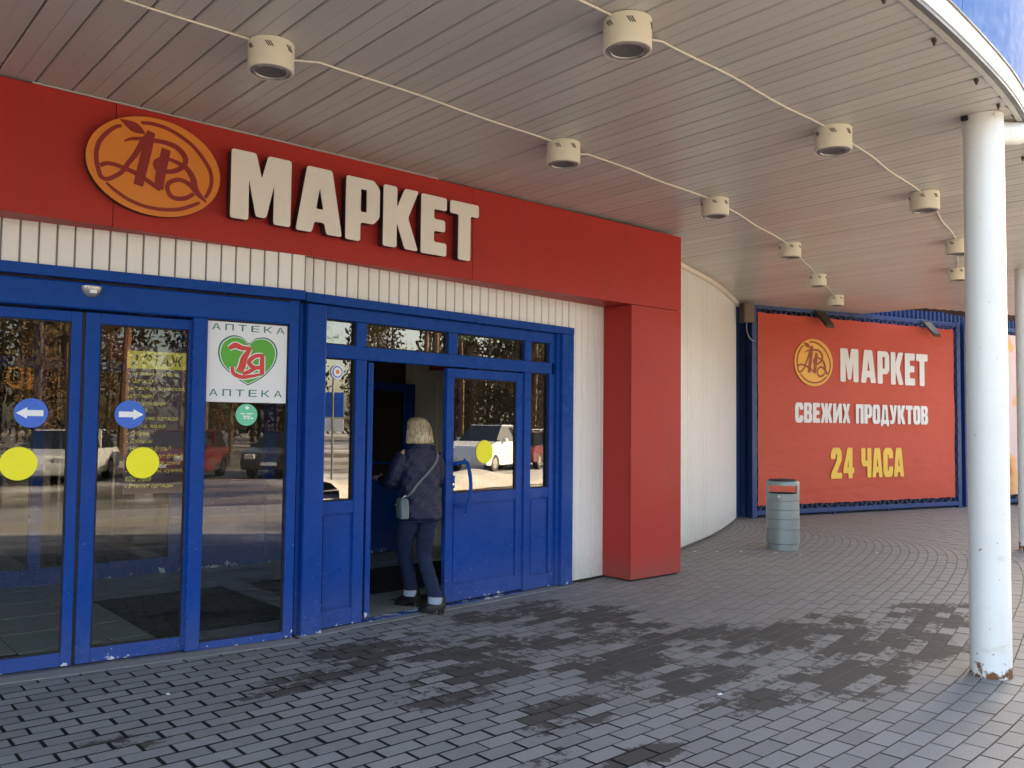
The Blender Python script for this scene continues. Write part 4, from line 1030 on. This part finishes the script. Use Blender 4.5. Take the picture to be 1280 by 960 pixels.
MB().tube(smooth_path([(-.02, 0, -.02), (-.03, -.02, -.18), (.04, -.03, -.31), (.16, 0.0, -.33)], 5), .007, 6).build('box_cable', 'rope_white', jb, smooth=True)

# ------------------------------------------------------------------ columns
def column(x, y, r, lab, h):
    e = thing('column', lab, 'column', (x, y, 0), 0, 'white canopy columns')
    MB().lathe([(r * 1.02, -.012), (r * 1.02, .012), (r, .02), (r, 1.2), (r, 2.4), (r, h)], n=48).build('shaft', 'column_paint', e, smooth=True)
    return e
c1 = column(6.15, 2.285, .123, 'thick white round column with rusty foot at right', 3.70)
MB().tube([(.06, -.02, 3.60), (.30, -.12, 3.63), (.36, -.15, 3.66)], .075, 20).build('head_bracket', 'column_paint', c1, smooth=True)
MB().box(-.142, -.115, .05, .09, 3.665, 3.695, .004).build('anchor_bolt', 'dark_gap', c1)
c2 = column(12.83, 4.27, .120, 'far white round column cut by the right edge', 3.77)

# ------------------------------------------------------------------ litter bin
bx, by = 10.26, 6.36
lb = thing('litter_bin', 'grey metal litter bin standing before the red billboard', 'bin', (bx, by, 0), math.atan2(-by, -bx))
r = .212
for z0, z1 in ((.0, .078), (.084, .27), (.2725, .40), (.4025, .52), (.5225, .64), (.6425, .735)):
    q = r * (0.94 if z1 < .08 else 1.0)
    MB().lathe([(q - .02, z0), (q - .0025, z0), (q, z0 + .0012), (q, z1 - .0012), (q - .0025, z1), (q - .02, z1)], n=48, caps=False).build('body_band', 'bin_grey', lb, smooth=True)
MB().lathe([(r * .90, 0.0), (r * .90, .73)], n=40, caps=False).build('liner', 'bin_dark', lb, smooth=True)
MB().lathe([(r * .88, .60), (.001, .60)], n=40, caps=False).build('litter_bag', 'bin_dark', lb)
MB().lathe([(r, .838), (r, .875), (r * .96, .892), (r * .55, .905), (.001, .91)], n=48, caps=False).build('lid', 'bin_grey', lb, smooth=True)
mb = MB(); N = 10
mb.lathe([(r * .985, .838), (.001, .838)], n=40, caps=False).build('lid_underside', 'bin_dark', lb)
for a0, a1 in ((58, 122), (238, 302)):
    rings = []
    for k in range(N + 1):
        a = R(a0 + (a1 - a0) * k / N); rings.append([(q * math.cos(a), q * math.sin(a), z) for q, z in ((r, .73), (r, .842), (r - .012, .842), (r - .012, .73))])
    MB().loft(rings).build('lid_support', 'bin_grey', lb, smooth=True)
MB().lathe([(r * .86, .898), (r * .80, .914), (r * .30, .922), (.001, .922)], n=32, caps=False).build('ash_grille', 'bin_dark', lb, smooth=True)
a = R(-12); st_ = MB(); disc(st_, 0, 0, .016, .016, -.002, .001, 16); so = st_.build('no_smoking_sticker', 'sticker_white', lb, loc=((r + .001) * math.cos(a), (r + .001) * math.sin(a), .70), rot=(0, 0, a + math.pi / 2))
disc(MB(), 0, 0, .009, .009, -.0035, -.0022, 14).build('sticker_mark', 'red_print', so)

# ------------------------------------------------------------------ woman walking in
PX, PY, PH = 4.325, 6.195, R(88)                       # heading measured from +X
per = thing('person', 'woman with blond bob in navy padded jacket and cuffed jeans walking in', 'person', (PX, PY, 0), PH - R(90))
def ell(cx, cyy, z, rx, ry, n=24, rot=0.0, pw=2.0):
    out = []
    for j in range(n):
        a = 2 * math.pi * j / n; c, s = math.cos(a), math.sin(a)
        x, y = rx * abs(c) ** (2 / pw) * (1 if c >= 0 else -1), ry * abs(s) ** (2 / pw) * (1 if s >= 0 else -1)
        out.append((cx + x * math.cos(rot) - y * math.sin(rot), cyy + x * math.sin(rot) + y * math.cos(rot), z))
    return out
# body: head, neck, torso core, hands as one skin-grown mesh
def skin_mesh(name, verts, edges, radii, mat, parent, sub=2):
    m = bpy.data.meshes.new(name); m.from_pydata(verts, edges, []); o = bpy.data.objects.new(name, m); COL.objects.link(o)
    sk = o.modifiers.new('skin', 'SKIN'); sb = o.modifiers.new('sub', 'SUBSURF'); sb.levels = sub; sb.render_levels = sub
    for i, r in enumerate(radii):
        d = m.skin_vertices[0].data[i]; d.radius = (r, r) if not isinstance(r, tuple) else r; d.use_root = (i == 0)
    dg = bpy.context.evaluated_depsgraph_get(); dg.update()
    me = bpy.data.meshes.new_from_object(o.evaluated_get(dg)); bpy.data.objects.remove(o)
    me.materials.clear(); me.materials.append(MATS[mat]); me.polygons.foreach_set('use_smooth', [True] * len(me.polygons))
    return obj(name, me, parent)
V = [(0, 0, .93), (0, 0, 1.10), (0, 0, 1.27), (0, .005, 1.37), (0, .01, 1.43), (0, .02, 1.50), (0, .025, 1.56), (0, .02, 1.61),
     (-.15, 0, 1.33), (-.21, .10, 1.12), (-.19, .30, 1.10), (-.19, .36, 1.11), (-.215, .405, 1.115), (-.20, .44, 1.10), (-.19, .42, 1.125), (-.19, .465, 1.115), (-.17, .42, 1.12), (-.168, .46, 1.108), (-.15, .41, 1.11), (-.15, .445, 1.10), (-.155, .375, 1.135), (-.14, .40, 1.15),
     (.15, 0, 1.33), (.21, .06, 1.10), (.19, .25, 1.02), (.19, .31, 1.02), (.21, .355, 1.02), (.20, .39, 1.005), (.19, .36, 1.03), (.188, .405, 1.015), (.17, .36, 1.025), (.168, .40, 1.01), (.152, .35, 1.015), (.15, .385, 1.0), (.155, .32, 1.045), (.142, .345, 1.06),
     (-.08, 0, .82), (-.045, .155, .46), (.060, .20, .13), (.08, 0, .82), (.072, .03, .46), (.052, -.205, .13)]
Ed = [(0, 1), (1, 2), (2, 3), (3, 4), (4, 5), (5, 6), (6, 7), (2, 8), (8, 9), (9, 10), (10, 11), (11, 12), (12, 13), (11, 14), (14, 15), (11, 16), (16, 17), (11, 18), (18, 19), (10, 20), (20, 21),
      (2, 22), (22, 23), (23, 24), (24, 25), (25, 26), (26, 27), (25, 28), (28, 29), (25, 30), (30, 31), (25, 32), (32, 33), (24, 34), (34, 35), (0, 36), (36, 37), (37, 38), (0, 39), (39, 40), (40, 41)]
Rd = [.11, .11, .12, .07, .05, .075, .085, .06, .055, .04, .03, .032, .010, .008, .010, .008, .010, .008, .009, .007, .011, .009, .055, .04, .03, .032, .010, .008, .010, .008, .010, .008, .009, .007, .011, .009, .055, .032, .028, .055, .032, .028]
body = skin_mesh('body', V, Ed, Rd, 'skin', per)
# face: nose, eyes, mouth sit on the far side
MB().loft([ell(0, .10, 1.565, .010, .012, 10), ell(0, .115, 1.54, .014, .022, 10), ell(0, .105, 1.525, .012, .012, 10)]).build('nose', 'skin', per, smooth=True)
for s in (-1, 1): disc(MB(), s * .032, 1.565, .014, .008, .098, .104, 14).build('eye', 'boot_black', per)
disc(MB(), 0, 1.49, .022, .006, .092, .098, 14).build('mouth', 'red_print', per)
# hair: bob cut
rings = []; n = 64
hp = [(1.655, .012, .012, .005), (1.650, .045, .050, .003), (1.635, .072, .082, 0), (1.605, .092, .102, -.002), (1.565, .103, .112, -.006), (1.52, .112, .118, -.012), (1.48, .122, .122, -.018), (1.452, .124, .120, -.020)]
for i, (z, rx, ry, oy) in enumerate(hp):
    ring = []
    for j in range(n):
        a = 2 * math.pi * j / n; fr = max(0.0, math.sin(a)) if i > 3 else 0       # open in front
        rr = 1 + (0.030 * math.sin(j * 5.1) + 0.02 * math.sin(j * 11.3)) * (i / 8) - 0.18 * fr
        zz = z + ((0.020 * math.sin(j * 3.7) * math.sin(j * 1.9) + random.uniform(-.010, .006)) if i == len(hp) - 1 else 0) - 0.012 * math.cos(a) * (i / 8)
        ring.append((rx * rr * math.cos(a), oy + .018 + ry * rr * math.sin(a), zz))
    rings.append(ring)
inner = [(x * .86, y * .86, z + .004) for x, y, z in rings[-1]]
hair = MB().loft(rings + [inner], caps=False).build('hair', 'hair_blond', per, smooth=True)
hl = MB()
for i in range(800):
    a = random.uniform(math.pi * .98, math.pi * 2.02); z0 = random.uniform(1.50, 1.645); k0 = max(0.3, math.sqrt(max(0.05, 1 - ((z0 - 1.50) / .16) ** 2)))
    ax, ay = math.cos(a), math.sin(a); zl = random.uniform(1.425, 1.46); w_ = random.uniform(.0010, .0022); P = []
    for q in range(5):
        f = q / 4; z = z0 + (zl - z0) * f; kk_ = k0 + (1.0 - k0) * min(1, f * 1.3); e_ = 1.025 + random.uniform(-.01, .02)
        P.append((ax * .121 * kk_ * e_, .0 + ay * .119 * kk_ * e_ + .004, z))
    tx, ty = -ay * w_, ax * w_
    vs = []
    for p in P: vs += [(p[0] - tx, p[1] - ty, p[2]), (p[0] + tx, p[1] + ty, p[2])]
    hl.add(vs, [(2 * q, 2 * q + 1, 2 * q + 3, 2 * q + 2) for q in range(4)])
hs = hl.build('hair_strands', 'hair_strand', hair); hs['kind'] = 'stuff'
# jacket torso with horizontal padding
prof = [(.770, .170, .120), (.785, .192, .140), (.86, .196, .144), (.95, .186, .136), (1.04, .178, .128), (1.12, .180, .128), (1.20, .188, .130), (1.28, .190, .126), (1.335, .172, .115), (1.375, .140, .105), (1.405, .095, .090), (1.45, .088, .088), (1.475, .080, .082)]
rings = []; N = 48
def jprof(z):
    for (a, b, c), (d, e_, f) in zip(prof, prof[1:]):
        if z <= d: q = (z - a) / (d - a); return b + (e_ - b) * q, c + (f - c) * q
    return prof[-1][1:]
zz = .770
while zz < 1.475:
    rx, ry = jprof(zz); ring = []
    for j in range(N):
        a = 2 * math.pi * j / N
        w1 = abs(math.sin((zz * 1.0 + .030 * math.sin(a * 3 + 1) + .015 * math.sin(a * 7)) * math.pi / .062))
        puff = (.0055 * w1 * (0.6 + 0.4 * math.sin(a * 4 + zz * 17)) + .005 * math.sin(a * 7 + zz * 38) + .004 * math.sin(a * 13 - zz * 61)) * (1 if .80 < zz < 1.38 else .3)
        c, s = math.cos(a), math.sin(a); q = 2 / 2.5
        ring.append(((rx + puff) * abs(c) ** q * (1 if c > 0 else -1), (ry + puff) * abs(s) ** q * (1 if s > 0 else -1) - .005, zz + .012 * math.sin(a * 2)))
    rings.append(ring); zz += .0115
jk = MB().loft(rings, caps=True).build('jacket', 'jacket_navy', per, smooth=True)
def sleeve(pts, rad):
    P = smooth_path([(*p, r) for p, r in zip(pts, rad)], 8)
    rr = [p[3] * (1 + .10 * abs(math.sin(i * 0.9))) for i, p in enumerate(P)]
    return MB().tube([p[:3] for p in P], rr, 20).build('sleeve', 'jacket_navy', jk, smooth=True)
sleeve([(-.150, .0, 1.325), (-.200, .02, 1.22), (-.222, .07, 1.11), (-.215, .17, 1.085), (-.195, .29, 1.10)], [.066, .068, .062, .054, .044])
sleeve([(.150, .0, 1.325), (.196, .01, 1.22), (.210, .04, 1.10), (.204, .13, 1.04), (.19, .24, 1.02)], [.066, .066, .060, .054, .044])
# jeans
jn = MB().loft([ell(0, 0, .90, .165, .125), ell(0, -.005, .83, .172, .135), ell(0, 0, .765, .165, .125)]).build('jeans', 'denim', per, smooth=True)
RF, LF = (.052, -.205), (.060, .20)                  # feet under the two legs (local x, y)
def leg(hx, foot, kneey, nm):
    P = [(hx, 0, .80, .090), (hx * .9, kneey * .5, .64, .080), (hx * .7 + foot[0] * .3, kneey, .46, .064), ((hx * .3 + foot[0] * .7), (kneey + foot[1]) / 2, .28, .060), (foot[0], foot[1], .115, .060)]
    P = smooth_path(P, 7); rings = []
    for i, p in enumerate(P):
        w_ = 1 + .045 * math.sin(i * 1.7 + hx * 20) + .03 * math.sin(i * 3.1); rings.append(ell(p[0], p[1], p[2], p[3] * w_, p[3] * 1.08 * w_, 20))
    MB().loft(rings).build('trouser_leg', 'denim', jn, smooth=True)
    MB().loft([ell(foot[0], foot[1], z, q, q * 1.08, 20) for z, q in ((.096, .060), (.092, .068), (.115, .070), (.142, .068), (.146, .060))]).build('cuff', 'denim_cuff', jn, smooth=True)
leg(.085, RF, .03, 'r'); leg(-.085, LF, .155, 'l')
def boot(foot, yaw):
    e = MB()
    q = [(-.075, .050, .036, .15), (-.04, .050, .040, .15), (.0, .050, .043, .14), (.05, .040, .043, .105), (.09, .030, .046, .084), (.125, .022, .044, .070), (.150, .018, .034, .054), (.160, .018, .018, .040)]
    rings = []
    for y, zb, hw, zt in q:
        zb = max(.018, .052 - (y + .075) * .26) if y < .06 else .018
        rings.append([(-hw, y, zb), (-hw * 1.05, y, (zb + zt) / 2), (-hw * .6, y, zt), (hw * .6, y, zt), (hw * 1.05, y, (zb + zt) / 2), (hw, y, zb)])
    e.loft(rings)
    b = e.build('boot', 'boot_black', per, smooth=True, loc=(foot[0], foot[1] + .0, 0), rot=(0, 0, yaw))
    MB().loft([ell(0, -.045, z, a_, a_ * 1.0, 14) for z, a_ in ((0.0, .030), (.03, .027), (.075, .036))]).build('heel', 'boot_black', b, smooth=True)
    MB().prism([(-.036, .0), (.036, .0), (.036, .02), (-.036, .02)], .02, .145).build('sole', 'boot_black', b)
boot(RF, R(30)); boot(LF, R(26))
# shoulder bag (held by the strap across her back)
bag = thing('shoulder_bag', 'small grey shoulder bag on a thin strap at her left hip', 'bag', (PX, PY, 0), PH - R(90))
MB().loft([ell(-.205, -.06, z, a_, b_, 20, R(70), 4) for z, a_, b_ in ((.80, .095, .030), (.81, .11, .042), (.90, .105, .045), (.955, .095, .040), (.97, .085, .030))]).build('bag_body', 'bag_grey', bag, smooth=True)
strap = smooth_path([(-.215, -.08, .965), (-.175, -.138, 1.01), (-.10, -.152, 1.10), (.01, -.155, 1.20), (.085, -.146, 1.285), (.118, -.112, 1.362), (.120, -.05, 1.40), (.10, .03, 1.39)], 6)
mb = MB(); vs = []
for p in strap: vs += [(p[0] - .006, p[1], p[2] + .007), (p[0] + .006, p[1], p[2] - .007), (p[0] + .006, p[1] - .004, p[2] - .007), (p[0] - .006, p[1] - .004, p[2] + .007)]
mb.loft([vs[i * 4:i * 4 + 4] for i in range(len(strap))]).build('strap', 'bag_grey', bag)
MB().tube([(-.235, -.095, .955), (-.225, -.11, .985), (-.21, -.12, .995)], .008, 8).build('buckle', 'chrome', bag, smooth=True)
MB().lathe([(.02, -.006), (.024, 0), (.02, .006)], n=16).build('clasp', 'chrome', bag, loc=(-.285, -.085, .925))

def lean(o):
    for v in o.data.vertices:
        k = max(0.0, v.co.z - .80); v.co.y += .07 * k; v.co.x += .025 * k
for o in list(per.children) + list(bag.children):
    for q in [o] + list(o.children):
        if q.type == 'MESH' and q.location.length < 1e-6: lean(q)
# small litter on the paving near the bin
for i, (x, y) in enumerate(((9.6, 6.55), (9.85, 6.2), (9.3, 6.7), (10.0, 5.95), (9.1, 6.9), (10.9, 5.4), (1.87, 5.2), (4.4, 3.15))):
    tag(MB().add([(-.018, -.008, .002), (.016, -.011, .004), (.02, .009, .003), (-.014, .011, .006), (0, 0, .012)], [(0, 1, 4), (1, 2, 4), (2, 3, 4), (3, 0, 4), (3, 2, 1, 0)]).build('paper_scrap', 'sticker_white', None, loc=(x, y, .0), rot=(0, 0, i * 1.3)), 'tiny white scrap of litter lying on the paving near the bin' if i < 6 else ('tiny white scrap of litter on the paving before the sliding doors' if i == 6 else 'tiny white scrap of litter in the middle of the dark paving stain'), 'litter', 'litter scraps on the paving')

# ------------------------------------------------------------------ what the door glass mirrors: snow bank, cars, sign, trees, house
mb = MB(); rings = []
for i in range(41):
    x = 11 + i * .5; ring = []
    for j in range(9):
        a = math.pi * j / 8; hgt = .30 + .10 * math.sin(x * 1.3) + .07 * math.sin(x * 3.1)
        ring.append((x + random.uniform(-.1, .1), -3.8 + 0.9 * math.cos(a) + random.uniform(-.08, .08), max(-.02, hgt * math.sin(a) + random.uniform(-.05, .05))))
    rings.append(ring)
sb_ = mb.loft(rings, caps=False, closed=False).build('snow_bank', 'snow', None, smooth=True); tag(sb_, 'low lumpy snow bank mirrored in the swing door glass', 'snow')
def car(x, y, rz, paint, lab, tall=1.0):
    e = thing('parked_car', lab, 'car', (x, y, -.15), rz, 'cars parked across the lot')
    L, W, H = 4.4, 1.75, 1.45 * tall
    low = round_poly([(-2.2, .32), (-2.2, .78 * tall), (-1.95, .92 * tall), (1.15, .95 * tall), (2.05, .80 * tall), (2.2, .55), (2.15, .28), (1.75, .25), (1.62, .55), (1.38, .66), (1.12, .55), (1.0, .25), (-1.0, .25), (-1.12, .55), (-1.38, .66), (-1.62, .55), (-1.75, .25)], .08, 3)
    MB().prism(low, -W / 2, W / 2).build('car_body', paint, e)
    cab = [(-1.95, .92 * tall), (-1.55, H - .04), (-1.2, H), (.1, H), (.42, H - .05), (1.15, .95 * tall)]
    n = len(cab); mb = MB(); vs = [(a, -W / 2 + .06 + (b - .9 * tall) * .28, b) for a, b in cab] + [(a, W / 2 - .06 - (b - .9 * tall) * .28, b) for a, b in cab]
    mb.add(vs, [tuple(range(n)), tuple(range(2 * n - 1, n - 1, -1))] + [(i, i + n, (i + 1) % n + n, (i + 1) % n) for i in range(n)]); mb.build('cabin_glass', 'car_glass', e)
    MB().box(-1.5, .35, -.66, .66, H - .03, H + .012, .008).build('roof_panel', paint, e)
    for s in (-1, 1):
        for a in (-.6, ): MB().box(a - .04, a + .04, s * (W / 2 - .12) - .05, s * (W / 2 - .12) + .05, .9 * tall, H - .01).build('door_pillar', paint, e)
        for xx in (-1.38, 1.38):
            wv = MB().lathe([(.20, -.10), (.31, -.10), (.325, -.06), (.325, .06), (.31, .10), (.20, .10)], n=20).build('tyre', 'tyre', e, loc=(xx, s * (W / 2 - .11), .325), rot=(R(90), 0, 0), smooth=True)
            MB().lathe([(.20, -.105), (.03, -.11), (.03, .11), (.20, .105)], n=16).build('wheel_rim', 'rim', wv, smooth=True)
        MB().box(2.02, 2.17, s * .62 - .17, s * .62 + .17, .60 * tall, .76 * tall, .03).build('headlight', 'head_lamp', e); MB().box(-2.215, -2.15, s * .68 - .14, s * .68 + .14, .62 * tall, .82 * tall, .02).build('tail_light', 'tail_lamp', e)
        MB().box(.62, .80, s * (W / 2 + .08) - .08, s * (W / 2 + .08) + .08, .93 * tall, 1.05 * tall, .03).build('wing_mirror', paint, e)
    MB().box(2.19, 2.205, -.26, .26, .42, .53).build('number_plate', 'sticker_white', e)
    return e
car(24.5, -10.2, R(165), 'car_white', 'white off-road car mirrored in the swing door pane', 1.18)
car(27.5, -10.6, R(-20), 'car_red', 'dark red car mirrored at the right of the swing door pane')
car(8.6, -16.2, R(120), 'car_dark', 'dark car mirrored in the fixed pane beside the pharmacy poster')
car(11.6, -16.8, R(112), 'car_silver', 'silver car parked beside the dark car, mirrored in glass')
car(32.5, -15.0, R(160), 'car_silver', 'silver car farthest back in the mirrored parking lot', 1.05)
car(5.2, -15.6, R(115), 'car_red', 'dark red car mirrored behind the right sliding door stickers')
car(2.0, -15.2, R(110), 'car_white', 'white car mirrored behind the left sliding door edge')
car(35.5, -13.2, R(155), 'car_dark', 'dark car far right in the mirrored parking lot')
rs = thing('road_sign', 'blue and white road sign on a pole mirrored in the narrow side pane', 'sign', (14.9, -7.9, -.15), R(40))
MB().tube([(0, 0, 0), (0, 0, 3.0)], .03, 10).build('pole', 'edge_grey', rs, smooth=True); MB().box(-.3, .3, -.05, -.035, 1.9, 2.6, .004).build('sign_plate', 'sticker_blue', rs); MB().box(-.3, .3, -.05, -.035, 1.5, 1.85, .004).build('sign_plate', 'sticker_white', rs)
for s_x in (-1, 1):
    pass
hs_ = thing('cottage', 'low cottage with dark gable roof mirrored in the swing door pane', 'house', (52, -22, -.15), R(30)); hs_.scale = (.85, .85, .72)
MB().box(-4, 4, -3, 3, 0, 2.7).build('wall', 'house_wall', hs_); MB().add([(-4.4, -3.4, 2.6), (4.4, -3.4, 2.6), (4.4, 3.4, 2.6), (-4.4, 3.4, 2.6), (-4.4, 0, 4.6), (4.4, 0, 4.6)], [(0, 1, 5, 4), (2, 3, 4, 5), (0, 4, 3), (1, 2, 5), (3, 2, 1, 0)]).build('roof', 'house_roof', hs_)
for a in (-2.4, 0.2, 2.4):
    wn = MB().box(a - .5, a + .5, 2.98, 3.05, 1.0, 2.1).build('window', 'print_white', hs_); MB().box(a - .42, a + .42, 3.05, 3.06, 1.08, 2.02).build('pane', 'car_glass', wn)
def woodland():
    rnd = random.Random(21); mb = MB(); tk = MB()
    for i in range(250):
        if i < 95: x, y = rnd.uniform(-45, 62), rnd.uniform(-72, -54)
        else: x, y = rnd.uniform(60, 92), rnd.uniform(-58, -6)
        H = rnd.uniform(10, 17); tk.tube([(x, y, -.2), (x + rnd.uniform(-.3, .3), y, H * .9)], [.2, .06], 5, False)
        kind = rnd.random() < .5
        for k in range(420):
            z = H * (rnd.uniform(.25, 1.0) if kind else rnd.uniform(.02, .9)); rr = (1.9 if kind else 2.4) * (1.15 - z / H * .6)
            a = rnd.uniform(0, 6.28); q = rr * math.sqrt(rnd.random()); c = Vector((x + q * math.cos(a), y + q * math.sin(a), z))
            u = Vector((rnd.gauss(0, 1), rnd.gauss(0, 1), rnd.gauss(0, 1))).normalized(); v = u.orthogonal().normalized(); s_ = rnd.uniform(.16, .42)
            mb.add([c - u * s_, c + v * s_ * .4, c + u * s_, c - v * s_ * .4], [(0, 1, 2, 3)])
    w_ = mb.build('far_wood', 'far_leaves'); w_['kind'] = 'stuff'; tk.build('far_trunks', 'grey_bark', w_)['kind'] = 'stuff'
    tag(w_, 'far brown winter wood mirrored in the door glass', 'wood')
woodland()
def tree_mesh(kind):
    rnd = random.Random(3 if kind else 5); tr = MB(); lf = MB()
    H = 15.0 if kind else 9.0
    P = [(0.25 * math.sin(z * .3) * (z / H), .2 * math.sin(z * .41 + 1) * z / H, z) for z in [H * i / 10 for i in range(11)]]
    tr.tube(P, [(.20 if kind else .13) * (1 - .8 * i / 10) + .02 for i in range(11)], 8)
    z0 = .50 if kind else .10
    for i in range(46 if kind else 60):
        z = H * rnd.uniform(z0, .98); a = rnd.uniform(0, 6.28); base = Vector((.25 * math.sin(z * .3) * z / H, .2 * math.sin(z * .41 + 1) * z / H, z))
        L = (rnd.uniform(1.0, 2.6) * (1.15 - (z / H - z0) * .9)) if kind else rnd.uniform(1.0, 3.0) * (1.1 - .7 * z / H)
        d = Vector((math.cos(a), math.sin(a), rnd.uniform(.0, .5) if kind else rnd.uniform(.4, 1.1))).normalized()
        tip = base + d * L; mid = base + d * L * .5 + Vector((0, 0, .1))
        tr.tube([base, mid, tip], [.035, .02, .006], 4, False)
        for k in range(60 if kind else 55):
            f = rnd.uniform(.25, 1.05); c = base + (tip - base) * f + Vector((rnd.gauss(0, .22), rnd.gauss(0, .22), rnd.gauss(0, .16)))
            q = .13 if kind else .07; u = Vector((rnd.gauss(0, 1), rnd.gauss(0, 1), rnd.gauss(0, 1))).normalized(); v = u.orthogonal().normalized()
            if kind: lf.add([c - u * q - v * .02, c - u * q + v * .02, c + u * q + v * .02, c + u * q - v * .02], [(0, 1, 2, 3)])
            else: lf.add([c - u * q, c + v * q * .6, c + u * q, c - v * q * .6], [(0, 1, 2, 3)])
    return tr.mesh('trunk', 'pine_bark' if kind else 'grey_bark', True), lf.mesh('crown', 'pine_needles' if kind else 'dry_leaves')
TM = {1: tree_mesh(1), 0: tree_mesh(0)}
rt = random.Random(11)
spots = []
for i in range(17): spots.append((-8 + i * 4.6 + rt.uniform(-1.2, 1.2), -30 - rt.uniform(0, 9) - abs(i - 6) * .2))
for i in range(12): spots.append((30 + rt.uniform(0, 26), -15 - rt.uniform(0, 16)))
for i in range(12): spots.append((-10 + i * 5.5 + rt.uniform(-2, 2), -44 - rt.uniform(0, 8)))
for i, (x, y) in enumerate(spots):
    if math.hypot(x - 52, y + 22) < 6: continue
    k = 1 if i % 2 else 0
    e = thing('pine_tree' if k else 'bare_tree', 'tall reddish-trunked pine mirrored in the door glass' if k else 'thin dry-leaved tree mirrored in the door glass', 'tree', (x, y, -.16), rt.uniform(0, 6.28), 'pines across the lot' if k else 'dry-leaved trees across the lot')
    sc = rt.uniform(.8, 1.15); e.scale = (sc, sc, sc)
    obj('trunk', TM[k][0], e); obj('crown', TM[k][1], e)
